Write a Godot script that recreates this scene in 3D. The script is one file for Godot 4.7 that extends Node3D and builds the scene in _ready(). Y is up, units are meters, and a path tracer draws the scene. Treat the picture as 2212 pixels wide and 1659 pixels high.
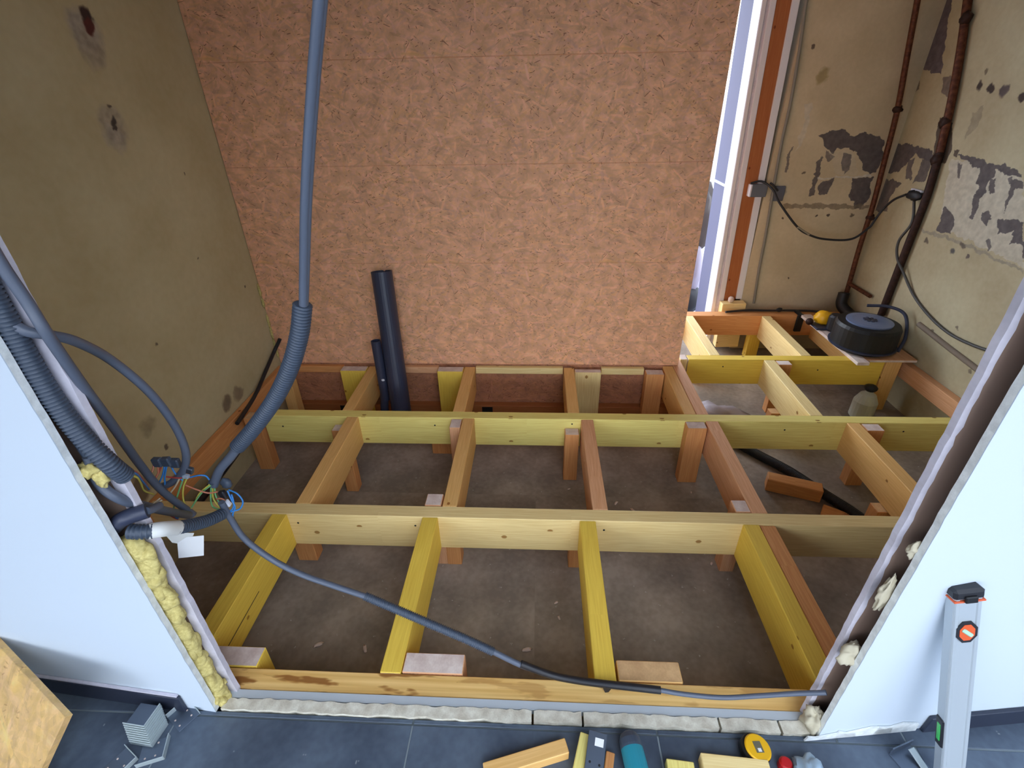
extends Node3D
# A back room seen through an opening cut in a white partition: timber joists over a concrete slab, a board wall, old plaster walls.
# y = 0 is the top of the joists and of the dark tiles; z runs towards the viewer.

const SLAB := -0.365
const CEIL := 2.5
var taken := {}
var M := {}
var rng := RandomNumberGenerator.new()

func _ready() -> void:
	rng.seed = 7
	camera_and_light()
	materials()
	structure()
	frame()
	back_room()
	doorway()
	cables()
	front_things()

# ------------------------------------------------------------------ camera, sky, exposure
func camera_and_light() -> void:
	var cam := Camera3D.new(); cam.name = "camera"; add_child(cam)
	cam.position = Vector3(0, 1.5, 0)
	cam.basis = Basis(Vector3.UP, 0.0576344) * Basis(Vector3.RIGHT, -0.530183) * Basis(Vector3.BACK, -0.0201521)
	cam.fov = 75.385; cam.near = 0.02; cam.far = 200.0; cam.current = true
	var e := Environment.new()
	e.background_mode = Environment.BG_SKY
	var sm := ProceduralSkyMaterial.new()
	sm.sky_top_color = Color(0.87, 0.925, 1.0); sm.sky_horizon_color = Color(0.95, 0.975, 1.0)
	sm.ground_bottom_color = Color(0.42, 0.43, 0.46); sm.ground_horizon_color = Color(0.6, 0.62, 0.66)
	sm.sky_energy_multiplier = 1.0
	var sky := Sky.new(); sky.sky_material = sm; e.sky = sky
	e.background_energy_multiplier = 1.0
	e.tonemap_mode = Environment.TONE_MAPPER_LINEAR
	e.tonemap_exposure = 7.6
	e.sdfgi_enabled = true; e.ssao_enabled = true; e.ssil_enabled = true
	var we := WorldEnvironment.new(); we.name = "world_environment"; we.environment = e; add_child(we)

# ------------------------------------------------------------------ bookkeeping
func numbered(n: String) -> String:
	if not taken.has(n):
		taken[n] = 0
		return n
	taken[n] += 1
	return "%s_%03d" % [n, taken[n]]

func tag(o: Node, label: String, category: String, group := "") -> void:
	o.set_meta("label", label); o.set_meta("category", category)
	if group != "": o.set_meta("group", group)

func thing(n: String, label: String, category: String, at := Vector3.ZERO, group := "") -> Node3D:
	var o := Node3D.new(); o.name = numbered(n); add_child(o); o.position = at
	tag(o, label, category, group)
	return o

func room(n: String) -> Node3D:
	var o := Node3D.new(); o.name = n; add_child(o); o.set_meta("kind", "structure")
	return o

func part(n: String, mesh: Mesh, m: Material, parent: Node, at := Vector3.ZERO, b := Basis.IDENTITY) -> MeshInstance3D:
	var o := MeshInstance3D.new(); o.name = n; o.mesh = mesh
	if m != null: o.material_override = m
	parent.add_child(o, true)
	o.transform = Transform3D(b, at)
	o.cast_shadow = GeometryInstance3D.SHADOW_CASTING_SETTING_ON
	return o

# ------------------------------------------------------------------ shapes
func tri(st: SurfaceTool, a: Vector3, b: Vector3, c: Vector3, out: Vector3, ua := Vector2.ZERO, ub := Vector2.ZERO, uc := Vector2.ZERO) -> void:
	var n := (b - a).cross(c - a)
	if n.dot(out) > 0:
		var t := b; b = c; c = t
		var u := ub; ub = uc; uc = u
	else:
		n = -n
	n = n.normalized()
	for k in [[a, ua], [b, ub], [c, uc]]:
		st.set_normal(n); st.set_uv(k[1]); st.add_vertex(k[0])

func quad(st: SurfaceTool, a: Vector3, b: Vector3, c: Vector3, d: Vector3, out: Vector3, u := [Vector2.ZERO, Vector2.ZERO, Vector2.ZERO, Vector2.ZERO]) -> void:
	tri(st, a, b, c, out, u[0], u[1], u[2]); tri(st, a, c, d, out, u[0], u[2], u[3])

func begin() -> SurfaceTool:
	var st := SurfaceTool.new(); st.begin(Mesh.PRIMITIVE_TRIANGLES); return st

# box with chamfered edges; u runs along the axis "grain", in metres / 0.8, v across in metres / 0.2
func box_into(st: SurfaceTool, ends: SurfaceTool, h: Vector3, c: float, grain: int, off: Vector2, at := Vector3.ZERO, bs := Basis.IDENTITY) -> void:
	var F := func(p: Vector3) -> Vector3: return at + bs * p
	for a in 3:
		var b: int = (a + 1) % 3
		var d: int = (a + 2) % 3
		for s in [-1.0, 1.0]:
			var ps := []
			var us := []
			for k in [[-1, -1], [1, -1], [1, 1], [-1, 1]]:
				var p := Vector3.ZERO
				p[a] = s * h[a]; p[b] = k[0] * (h[b] - c); p[d] = k[1] * (h[d] - c)
				var o := b if d == grain else d
				if a == grain: us.append(Vector2(p[b] / 0.3, p[d] / 0.3) + off)
				else: us.append(Vector2(p[grain] / 0.8, p[o] / 0.2 + a * 0.37) + off)
				ps.append(p)
			var out := Vector3.ZERO; out[a] = s
			var t: SurfaceTool = ends if a == grain else st
			quad(t, F.call(ps[0]), F.call(ps[1]), F.call(ps[2]), F.call(ps[3]), bs * out, us)
	if c <= 0.0: return
	for a in 3:
		var b: int = (a + 1) % 3
		var d: int = (a + 2) % 3
		for sb in [-1.0, 1.0]:
			for sd in [-1.0, 1.0]:
				var ps := []
				for k in [[-1, 0], [1, 0], [1, 1], [-1, 1]]:
					var p := Vector3.ZERO
					p[a] = k[0] * (h[a] - c)
					p[b] = sb * (h[b] - (c if k[1] == 1 else 0.0)); p[d] = sd * (h[d] - (0.0 if k[1] == 1 else c))
					ps.append(p)
				var out := Vector3.ZERO; out[b] = sb; out[d] = sd
				var us := []
				for p in ps: us.append(Vector2(p[grain] / 0.8, p[(grain + 1) % 3] / 0.2) + off)
				quad(st, F.call(ps[0]), F.call(ps[1]), F.call(ps[2]), F.call(ps[3]), bs * out, us)
	for sx in [-1.0, 1.0]:
		for sy in [-1.0, 1.0]:
			for sz in [-1.0, 1.0]:
				var s := Vector3(sx, sy, sz)
				tri(st, F.call(s * Vector3(h.x, h.y - c, h.z - c)), F.call(s * Vector3(h.x - c, h.y, h.z - c)), F.call(s * Vector3(h.x - c, h.y - c, h.z)), bs * s, off, off, off)

func box_mesh(size: Vector3, c := 0.002, grain := 0, off := Vector2.ZERO) -> ArrayMesh:
	var st := begin()
	box_into(st, st, size / 2, minf(c, minf(size.x, minf(size.y, size.z)) * 0.45), grain, off)
	st.generate_tangents()
	return st.commit()

# a piece of sawn timber between two corners: long faces one material, end grain another
func timber(n: String, lo: Vector3, hi: Vector3, grain: int, m: Material, endm: Material, parent: Node, turn := 0.0, tilt := 0.0) -> MeshInstance3D:
	var st := begin()
	var en := begin()
	var off := Vector2(rng.randf() * 3.0, rng.randf() * 3.0)
	box_into(st, en, (hi - lo) / 2, 0.0025, grain, off)
	st.generate_tangents(); en.generate_tangents()
	var mesh := st.commit()
	mesh = en.commit(mesh)
	mesh.surface_set_material(0, m); mesh.surface_set_material(1, endm)
	return part(n, mesh, null, parent, (lo + hi) / 2, Basis(Vector3.UP, turn) * Basis(Vector3.BACK, tilt))

func slab(n: String, lo: Vector3, hi: Vector3, m: Material, parent: Node, c := 0.0) -> MeshInstance3D:
	return part(n, box_mesh(hi - lo, c), m, parent, (lo + hi) / 2)

func spline(pts: Array, per := 10) -> PackedVector3Array:
	var out := PackedVector3Array()
	var n := pts.size()
	for i in n - 1:
		var p0: Vector3 = pts[i - 1] if i > 0 else pts[0] * 2.0 - pts[1]
		var p1: Vector3 = pts[i]
		var p2: Vector3 = pts[i + 1]
		var p3: Vector3 = pts[i + 2] if i + 2 < n else pts[n - 1] * 2.0 - pts[n - 2]
		for k in per: out.append(p1.cubic_interpolate(p2, p0, p3, k / float(per)))
	out.append(pts[n - 1])
	return out

# a tube swept along a line; rib > 0 makes it corrugated with that pitch
func tube(pts: Array, r: float, sides := 10, rib := 0.0, per := 10, r_end := -1.0) -> ArrayMesh:
	var line := spline(pts, per) if pts.size() > 2 else PackedVector3Array(pts)
	if rib > 0.0:
		var cur := Curve3D.new(); cur.bake_interval = 0.004
		for p in line: cur.add_point(p)
		var total := cur.get_baked_length()
		var even := PackedVector3Array()
		var steps := int(total / rib) * 4
		for k in steps + 1: even.append(cur.sample_baked(total * k / steps))
		line = even
	var n := line.size()
	var up := Vector3.UP
	var st := begin()
	var rings := []
	var run := 0.0
	for i in n:
		var t := (line[mini(i + 1, n - 1)] - line[maxi(i - 1, 0)]).normalized()
		if i == 0 and absf(t.y) > 0.9: up = Vector3.RIGHT
		var a := t.cross(up).normalized()
		up = a.cross(t).normalized()
		var rr := r
		if r_end > 0.0: rr = lerpf(r, r_end, i / float(n - 1))
		if rib > 0.0: rr *= [0.80, 1.0, 1.0, 0.80][i % 4]
		if i > 0: run += line[i].distance_to(line[i - 1])
		var ring := []
		for k in sides:
			var ang := TAU * k / sides
			var d := a * cos(ang) + up * sin(ang)
			ring.append([line[i] + d * rr, d, Vector2(run / 0.1, k / float(sides))])
		rings.append(ring)
	for i in n - 1:
		for k in sides:
			var k2: int = (k + 1) % sides
			for q in [[i, k], [i + 1, k2], [i + 1, k], [i, k], [i, k2], [i + 1, k2]]:
				var v: Array = rings[q[0]][q[1]]
				var nr: Vector3 = v[1]
				if rib > 0.0:
					var j: int = q[0] % 4
					var t2 := (line[mini(q[0] + 1, n - 1)] - line[maxi(q[0] - 1, 0)]).normalized()
					nr = (nr + t2 * [0.0, -0.6, 0.6, 0.0][j]).normalized()
				st.set_normal(nr); st.set_uv(v[2]); st.add_vertex(v[0])
	for e in [[0, 1], [n - 1, n - 2]]:
		var out := line[e[0]] - line[e[1]]
		for k in sides: tri(st, line[e[0]], rings[e[0]][k][0], rings[e[0]][(k + 1) % sides][0], out)
	return st.commit()

# profile of (radius, height) turned round y
func lathe(prof: Array, sides := 32) -> ArrayMesh:
	var st := begin(); st.set_smooth_group(-1)
	for i in prof.size() - 1:
		var a: Vector2 = prof[i]
		var b: Vector2 = prof[i + 1]
		for k in sides:
			var t0 := TAU * k / sides
			var t1 := TAU * (k + 1) / sides
			var d0 := Vector3(cos(t0), 0, sin(t0))
			var d1 := Vector3(cos(t1), 0, sin(t1))
			var out := (d0 + d1) * (b.y - a.y) * 0.5 + Vector3.UP * (a.x - b.x)
			var A := d0 * a.x + Vector3.UP * a.y
			var B := d1 * a.x + Vector3.UP * a.y
			var C := d1 * b.x + Vector3.UP * b.y
			var D := d0 * b.x + Vector3.UP * b.y
			if a.x > 0.0: tri(st, A, B, C if b.x > 0.0 else D, out)
			if b.x > 0.0: tri(st, A, C, D, out)
	return st.commit()

# a flat outline in x-y with thickness t towards -z; uv in metres
func plate(outline: PackedVector2Array, t: float, uvs := 1.0) -> ArrayMesh:
	var st := begin()
	var idx := Geometry2D.triangulate_polygon(outline)
	for z in [0.0, -t]:
		var out := Vector3(0, 0, 1 if z == 0.0 else -1)
		for i in range(0, idx.size(), 3):
			var p := []
			for j in 3: p.append(outline[idx[i + j]])
			tri(st, Vector3(p[0].x, p[0].y, z), Vector3(p[1].x, p[1].y, z), Vector3(p[2].x, p[2].y, z), out, p[0] * uvs, p[1] * uvs, p[2] * uvs)
	var ccw := not Geometry2D.is_polygon_clockwise(outline)
	for i in outline.size():
		var a := outline[i]
		var b := outline[(i + 1) % outline.size()]
		var d := b - a
		var out := Vector3(d.y, -d.x, 0)
		if Geometry2D.is_polygon_clockwise(outline) == ccw: out = -out
		if Geometry2D.is_point_in_polygon((a + b) / 2 + Vector2(out.x, out.y).normalized() * 0.0005, outline): out = -out
		quad(st, Vector3(a.x, a.y, 0), Vector3(b.x, b.y, 0), Vector3(b.x, b.y, -t), Vector3(a.x, a.y, -t), out, [Vector2(0, a.y), Vector2(0, b.y), Vector2(t, b.y), Vector2(t, a.y)])
	st.generate_tangents()
	return st.commit()

func lump(size: Vector3, rough: float, freq: float, sd: int, nu := 24, nv := 16) -> ArrayMesh:
	var nz := FastNoiseLite.new(); nz.seed = sd; nz.frequency = freq; nz.fractal_octaves = 3
	var st := begin(); st.set_smooth_group(0)
	var P := func(i: int, j: int) -> Vector3:
		var th := PI * j / nv
		var ph := TAU * (i % nu) / nu
		var d := Vector3(sin(th) * cos(ph), cos(th), sin(th) * sin(ph))
		var k := 1.0 + rough * nz.get_noise_3d(d.x * 10.0, d.y * 10.0, d.z * 10.0)
		return d * size * 0.5 * k
	for i in nu:
		for j in nv:
			var a: Vector3 = P.call(i, j)
			var b: Vector3 = P.call(i + 1, j)
			var c: Vector3 = P.call(i + 1, j + 1)
			var d: Vector3 = P.call(i, j + 1)
			for v in [a, c, b, a, d, c]: st.add_vertex(v)
	st.generate_normals()
	return st.commit()

# ------------------------------------------------------------------ materials
func mat(c: Color, rough := 0.8, metal := 0.0, tex: Texture2D = null, tri_scale := 0.0, spec := 0.5) -> StandardMaterial3D:
	var m := StandardMaterial3D.new()
	m.albedo_color = c; m.roughness = rough; m.metallic = metal; m.metallic_specular = spec
	if tex != null: m.albedo_texture = tex
	if tri_scale > 0.0:
		m.uv1_triplanar = true; m.uv1_world_triplanar = true; m.uv1_scale = Vector3.ONE * tri_scale
	return m

func noise(sd: int, f: float, oct := 4) -> FastNoiseLite:
	var n := FastNoiseLite.new(); n.seed = sd; n.frequency = f; n.fractal_octaves = oct
	n.noise_type = FastNoiseLite.TYPE_SIMPLEX_SMOOTH
	return n

# grey-tone pixels -> RGB image
func to_tex(px: PackedByteArray, w: int, h: int) -> ImageTexture:
	var im := Image.create_from_data(w, h, false, Image.FORMAT_RGB8, px)
	im.generate_mipmaps()
	return ImageTexture.create_from_image(im)

func wood_tex(sd: int, knots: int, tint: Color, amount: float) -> ImageTexture:
	var w := 512
	var h := 256
	var px := PackedByteArray(); px.resize(w * h * 3)
	var a := noise(sd, 0.02, 3)
	var b := noise(sd + 9, 0.11, 3)
	var r := RandomNumberGenerator.new(); r.seed = sd
	var ks := []
	for k in knots: ks.append([r.randf() * w, r.randf() * h, r.randf_range(9, 15)])
	for y in h:
		for x in w:
			var warp := 0.0
			var dark := 0.0
			for k in ks:
				var dx: float = (x - k[0]) * 1.5
				var dy: float = y - k[1]
				var d := sqrt(dx * dx + dy * dy)
				var kr: float = k[2]
				if d < kr * 5.0:
					warp += signf(dy) * kr * 1.6 * exp(-d / kr)
					dark = maxf(dark, clampf((kr - d * 1.15) / 4.0, 0.0, 1.0))
			var yy := y + warp
			var g := 0.5 + 0.5 * sin(yy * 0.27 + 9.0 * a.get_noise_2d(x * 0.12, yy * 0.8))
			var fine := b.get_noise_2d(x * 0.08, yy * 2.0)
			var t := clampf((0.35 * g + 0.35 + 0.5 * fine) * amount, 0.0, 1.0)
			t = maxf(t, dark * 0.9)
			var c := Color.WHITE.lerp(tint, t)
			if dark > 0.0: c = c.lerp(Color(0.62, 0.48, 0.34), dark * 0.75)
			var i := (y * w + x) * 3
			px[i] = int(c.r * 255); px[i + 1] = int(c.g * 255); px[i + 2] = int(c.b * 255)
	return to_tex(px, w, h)

# the front beam: bark-brown streaks near its left end, faint marks elsewhere
func sill_tex() -> ImageTexture:
	var w := 1000
	var h := 128
	var px := PackedByteArray(); px.resize(w * h * 3)
	var a := noise(4, 0.02, 4)
	var b := noise(6, 0.05, 3)
	for y in h:
		for x in w:
			var t := 0.30 + 0.5 * b.get_noise_2d(x * 0.05, y * 1.6)
			var c := Color.WHITE.lerp(Color(0.84, 0.75, 0.58), clampf(t, 0.0, 1.0))
			var k := a.get_noise_2d(x * 0.35, y * 1.3)
			var here := 1.0 if x < 420 else 0.35
			if k > 0.16: c = c.lerp(Color(0.55, 0.40, 0.26), clampf((k - 0.16) * 6.0, 0.0, 1.0) * 0.8 * here)
			var i := (y * w + x) * 3
			px[i] = int(c.r * 255); px[i + 1] = int(c.g * 255); px[i + 2] = int(c.b * 255)
	return to_tex(px, w, h)

func mottle_tex(sd: int, f: float, light: Color, dark: Color, n := 512, specks := 0, speck := Color.WHITE, gain := 1.6) -> ImageTexture:
	var px := PackedByteArray(); px.resize(n * n * 3)
	var a := noise(sd, f, 5)
	var b := noise(sd + 3, f * 9.0, 3)
	for y in n:
		for x in n:
			var t := clampf(0.5 + gain * 0.5 * (a.get_noise_2d(x, y) + 0.35 * b.get_noise_2d(x, y)), 0.0, 1.0)
			var c := dark.lerp(light, t)
			var i := (y * n + x) * 3
			px[i] = int(c.r * 255); px[i + 1] = int(c.g * 255); px[i + 2] = int(c.b * 255)
	var r := RandomNumberGenerator.new(); r.seed = sd
	for k in specks:
		var cx := r.randi_range(2, n - 4)
		var cy := r.randi_range(2, n - 4)
		for q in r.randi_range(1, 4):
			var i := ((cy + r.randi_range(-1, 1)) * n + cx + r.randi_range(-1, 1)) * 3
			px[i] = int(speck.r * 255); px[i + 1] = int(speck.g * 255); px[i + 2] = int(speck.b * 255)
	return to_tex(px, n, n)

# pressed wood strands
func strand_tex(sd: int, n: int, count: int, len_lo: float, len_hi: float, wide: float, contrast: float, flecks: int, bias: float) -> ImageTexture:
	var r := RandomNumberGenerator.new(); r.seed = sd
	var base := Color(0.93, 0.87, 0.82)
	var val := PackedVector3Array(); val.resize(n * n)
	val.fill(Vector3(base.r, base.g, base.b))
	for k in count + flecks:
		var fl := k >= count
		var L := r.randf_range(len_lo, len_hi) * (0.16 if fl else 1.0)
		var W := r.randf_range(0.4, 1.0) * wide
		var ang := r.randfn(0.0, bias)
		var tone := Vector3(base.r, base.g, base.b) * (1.0 + r.randfn(0.0, contrast))
		tone.z *= 1.0 + r.randfn(0.0, contrast * 0.8)
		if fl:
			W = r.randf_range(0.8, 2.0); ang = r.randfn(0.0, 0.7)
			tone = Vector3(0.50, 0.36, 0.27) if r.randf() < 0.62 else Vector3(1.0, 0.97, 0.9)
			W = r.randf_range(1.2, 3.4)
			if r.randf() < 0.12: L *= 2.5
		var ca := cos(ang)
		var sa := sin(ang)
		var cx := r.randf() * n
		var cy := r.randf() * n
		var hw := int(absf(ca) * L / 2 + absf(sa) * W / 2) + 1
		var hh := int(absf(sa) * L / 2 + absf(ca) * W / 2) + 1
		for dy in range(-hh, hh + 1):
			for dx in range(-hw, hw + 1):
				var u := dx * ca + dy * sa
				var v := -dx * sa + dy * ca
				if absf(u) > L / 2 or absf(v) > W / 2 * (1.0 - 0.5 * absf(u) / L): continue
				var i: int = posmod(int(cy) + dy, n) * n + posmod(int(cx) + dx, n)
				val[i] = val[i].lerp(tone, 0.75 if fl else 0.55)
	var px := PackedByteArray(); px.resize(n * n * 3)
	var a := noise(sd, 0.012, 4)
	for i in n * n:
		var g := 1.0 + 0.10 * a.get_noise_2d(i % n, i / n)
		px[i * 3] = clampi(int(val[i].x * g * 255), 0, 255); px[i * 3 + 1] = clampi(int(val[i].y * g * 255), 0, 255); px[i * 3 + 2] = clampi(int(val[i].z * g * 255), 0, 255)
	return to_tex(px, n, n)

# old paint on plaster with marks: each mark is [outline or centre, colour, strength, radius]; area gives the wall's corner and size in metres
func wall_tex(w: int, h: int, area: Rect2, sd: int, light: Color, dark: Color, marks: Array) -> ImageTexture:
	var px := PackedByteArray(); px.resize(w * h * 3)
	var a := noise(sd, 0.006, 5)
	var b := noise(sd + 1, 0.07, 3)
	for y in h:
		for x in w:
			var t := clampf(0.5 + 0.7 * a.get_noise_2d(x, y) + 0.22 * b.get_noise_2d(x, y), 0.0, 1.0)
			var c := dark.lerp(light, t)
			var i := (y * w + x) * 3
			px[i] = int(c.r * 255); px[i + 1] = int(c.g * 255); px[i + 2] = int(c.b * 255)
	var edge := noise(sd + 5, 12.0, 5)
	for m in marks:
		var col: Color = m[1]
		var strength: float = m[2]
		var lo := Vector2(1e9, 1e9)
		var hi := -lo
		var outline := PackedVector2Array()
		if m[0] is Vector2:
			lo = m[0] - Vector2.ONE * m[3] * 1.4; hi = m[0] + Vector2.ONE * m[3] * 1.4
		else:
			for p in m[0]:
				outline.append(p); lo = lo.min(p); hi = hi.max(p)
			lo -= Vector2(0.02, 0.02); hi += Vector2(0.02, 0.02)
		var x0 := clampi(int((lo.x - area.position.x) / area.size.x * w), 0, w - 1)
		var x1 := clampi(int((hi.x - area.position.x) / area.size.x * w), 0, w - 1)
		var y0 := clampi(int((1.0 - (hi.y - area.position.y) / area.size.y) * h), 0, h - 1)
		var y1 := clampi(int((1.0 - (lo.y - area.position.y) / area.size.y) * h), 0, h - 1)
		for y in range(y0, y1 + 1):
			for x in range(x0, x1 + 1):
				var p := Vector2(area.position.x + (x + 0.5) / w * area.size.x, area.position.y + (1.0 - (y + 0.5) / h) * area.size.y)
				var q := p + Vector2(edge.get_noise_2d(p.x, p.y), edge.get_noise_2d(p.x + 40.0, p.y)) * 0.020
				var k := 0.0
				if m[0] is Vector2:
					var d: float = (q - m[0]).length() / m[3]
					k = clampf((1.0 - d) / 0.35, 0.0, 1.0)
				elif Geometry2D.is_point_in_polygon(q, outline):
					k = 1.0
				if k > 0.0:
					var g := 1.0 + 0.18 * edge.get_noise_2d(p.x * 1.7 + 9.0, p.y * 1.7)
					var i := (y * w + x) * 3
					var o := Color8(px[i], px[i + 1], px[i + 2]).lerp(Color(col.r * g, col.g * g, col.b * g), k * strength)
					px[i] = clampi(int(o.r * 255), 0, 255); px[i + 1] = clampi(int(o.g * 255), 0, 255); px[i + 2] = clampi(int(o.b * 255), 0, 255)
	return to_tex(px, w, h)

func wood(c: Color, tex: Texture2D, rough := 0.65) -> StandardMaterial3D:
	return mat(c, rough, 0.0, tex)

func materials() -> void:
	var g1 := wood_tex(11, 1, Color(0.84, 0.74, 0.52), 0.42)
	var g2 := wood_tex(23, 2, Color(0.84, 0.75, 0.58), 0.45)
	var g3 := wood_tex(37, 1, Color(0.84, 0.70, 0.58), 0.55)
	M.yellow = wood(Color(1.0, 0.86, 0.36), g1)
	M.yellow2 = wood(Color(1.0, 0.94, 0.57), g2)
	M.pale = wood(Color(1.0, 0.90, 0.65), g2)
	M.tan = wood(Color(0.97, 0.78, 0.50), g1)
	M.orange = wood(Color(0.92, 0.67, 0.42), g3)
	M.pink = wood(Color(0.95, 0.74, 0.56), g3)
	M.brown = wood(Color(0.70, 0.44, 0.25), g3)
	M.sill = wood(Color(1.0, 0.83, 0.53), sill_tex()); M.sill.uv1_scale = Vector3(0.8 / 1.75, 1, 1)
	var eg := mottle_tex(5, 0.03, Color(1, 0.98, 0.97), Color(0.88, 0.82, 0.80), 128)
	M.end_white = wood(Color(0.95, 0.90, 0.86), eg, 0.85)
	M.end_tan = wood(Color(0.90, 0.75, 0.54), eg, 0.85)
	var osb := strand_tex(3, 1024, 3400, 24, 100, 16, 0.06, 1300, 0.8)
	M.osb = mat(Color(1.0, 0.80, 0.65), 0.7, 0.0, osb, 1.0)
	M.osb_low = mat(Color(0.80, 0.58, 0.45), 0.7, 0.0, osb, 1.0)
	var osb2 := strand_tex(8, 512, 1100, 30, 110, 22, 0.10, 120, 0.9)
	M.osb_light = mat(Color(0.92, 0.79, 0.54), 0.75, 0.0, osb2, 2.2)
	M.osb_edge = mat(Color(0.72, 0.66, 0.50), 0.9, 0.0, osb2, 5.0)
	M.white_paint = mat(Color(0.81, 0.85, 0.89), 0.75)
	M.ceiling = mat(Color(0.88, 0.88, 0.87), 0.9)
	M.kraft = mat(Color(0.58, 0.48, 0.42), 0.9)
	M.old_plaster = mat(Color(1, 1, 1), 0.95, 0.0, mottle_tex(16, 0.03, Color(0.93, 0.91, 0.84), Color(0.78, 0.74, 0.66), 256), 3.0)
	M.gypsum = mat(Color(1, 1, 1), 0.95, 0.0, mottle_tex(14, 0.04, Color(0.97, 0.98, 0.97), Color(0.84, 0.85, 0.84), 256), 3.0)
	M.board_back = mat(Color(1, 1, 1), 0.9, 0.0, mottle_tex(15, 0.02, Color(0.88, 0.86, 0.90), Color(0.78, 0.76, 0.80), 256), 1.5)
	M.concrete = mat(Color(1, 1, 1), 0.9, 0.0, mottle_tex(21, 0.008, Color(0.66, 0.60, 0.54), Color(0.52, 0.47, 0.42), 768, 260, Color(0.80, 0.78, 0.74), 1.9), 0.5)
	M.tile = mat(Color(1, 1, 1), 0.55, 0.0, mottle_tex(31, 0.01, Color(0.37, 0.42, 0.48), Color(0.26, 0.30, 0.36), 512, 90, Color(0.6, 0.62, 0.62), 1.5), 0.7)
	M.grout = mat(Color(0.50, 0.54, 0.56), 0.9)
	M.skirt = mat(Color(0.17, 0.19, 0.25), 0.4, 0.0, null)
	M.conduit = mat(Color(0.26, 0.30, 0.36), 0.45)
	M.cable = mat(Color(0.36, 0.39, 0.45), 0.4)
	M.cable_dark = mat(Color(0.13, 0.13, 0.15), 0.45)
	M.tube_grey = mat(Color(0.21, 0.23, 0.31), 0.4)
	M.rock_wool = mat(Color(1, 1, 1), 1.0, 0.0, mottle_tex(41, 0.06, Color(0.92, 0.86, 0.58), Color(0.72, 0.64, 0.36), 256), 6.0)
	M.fluff = mat(Color(0.78, 0.74, 0.64), 1.0)
	M.track = mat(Color(0.80, 0.83, 0.85), 0.5, 0.15)
	M.steel = mat(Color(0.74, 0.78, 0.78), 0.4, 0.35)
	M.steel_dark = mat(Color(0.42, 0.46, 0.52), 0.4, 0.8)
	M.alu = mat(Color(0.74, 0.77, 0.79), 0.42, 0.35)
	M.black = mat(Color(0.07, 0.07, 0.08), 0.5)
	M.copper = mat(Color(0.48, 0.30, 0.20), 0.55, 0.35, mottle_tex(51, 0.05, Color(1, 0.95, 0.9), Color(0.55, 0.42, 0.36), 128), 6.0)
	M.copper_dark = mat(Color(0.28, 0.17, 0.13), 0.6, 0.3, mottle_tex(52, 0.05, Color(1, 0.95, 0.9), Color(0.5, 0.4, 0.38), 128), 6.0)
	M.white_plastic = mat(Color(0.90, 0.90, 0.93), 0.4)
	M.tape = mat(Color(0.92, 0.92, 0.90), 0.7)
	M.teal = mat(Color(0.16, 0.55, 0.62), 0.45)
	M.yellow_plastic = mat(Color(0.95, 0.72, 0.10), 0.4)
	M.red = mat(Color(0.75, 0.08, 0.10), 0.4)
	M.orange_plastic = mat(Color(0.86, 0.36, 0.18), 0.4)
	M.green = mat(Color(0.25, 0.72, 0.36), 0.25)
	M.vial = mat(Color(0.70, 0.84, 0.74), 0.2)
	M.grey_label = mat(Color(0.42, 0.40, 0.32), 0.6)
	M.paper = mat(Color(0.93, 0.93, 0.93), 0.8)
	M.wire = {"blue": mat(Color(0.22, 0.52, 0.80), 0.4), "red": mat(Color(0.75, 0.30, 0.26), 0.4), "yellow": mat(Color(0.85, 0.80, 0.36), 0.4), "green": mat(Color(0.50, 0.75, 0.50), 0.4), "cream": mat(Color(0.85, 0.78, 0.66), 0.4), "orange": mat(Color(0.80, 0.50, 0.38), 0.4)}
	var clear := mat(Color(0.75, 0.85, 0.92, 0.45), 0.1); clear.transparency = BaseMaterial3D.TRANSPARENCY_ALPHA
	M.clear = clear
	# old walls
	var cream := Color(0.78, 0.74, 0.61)
	var cream2 := Color(0.69, 0.63, 0.50)
	var stain := Color(0.36, 0.33, 0.33)
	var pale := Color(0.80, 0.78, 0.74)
	var soot := Color(0.24, 0.19, 0.17)
	var lw := Rect2(-2.9, -0.4, 2.2, 2.9)
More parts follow.
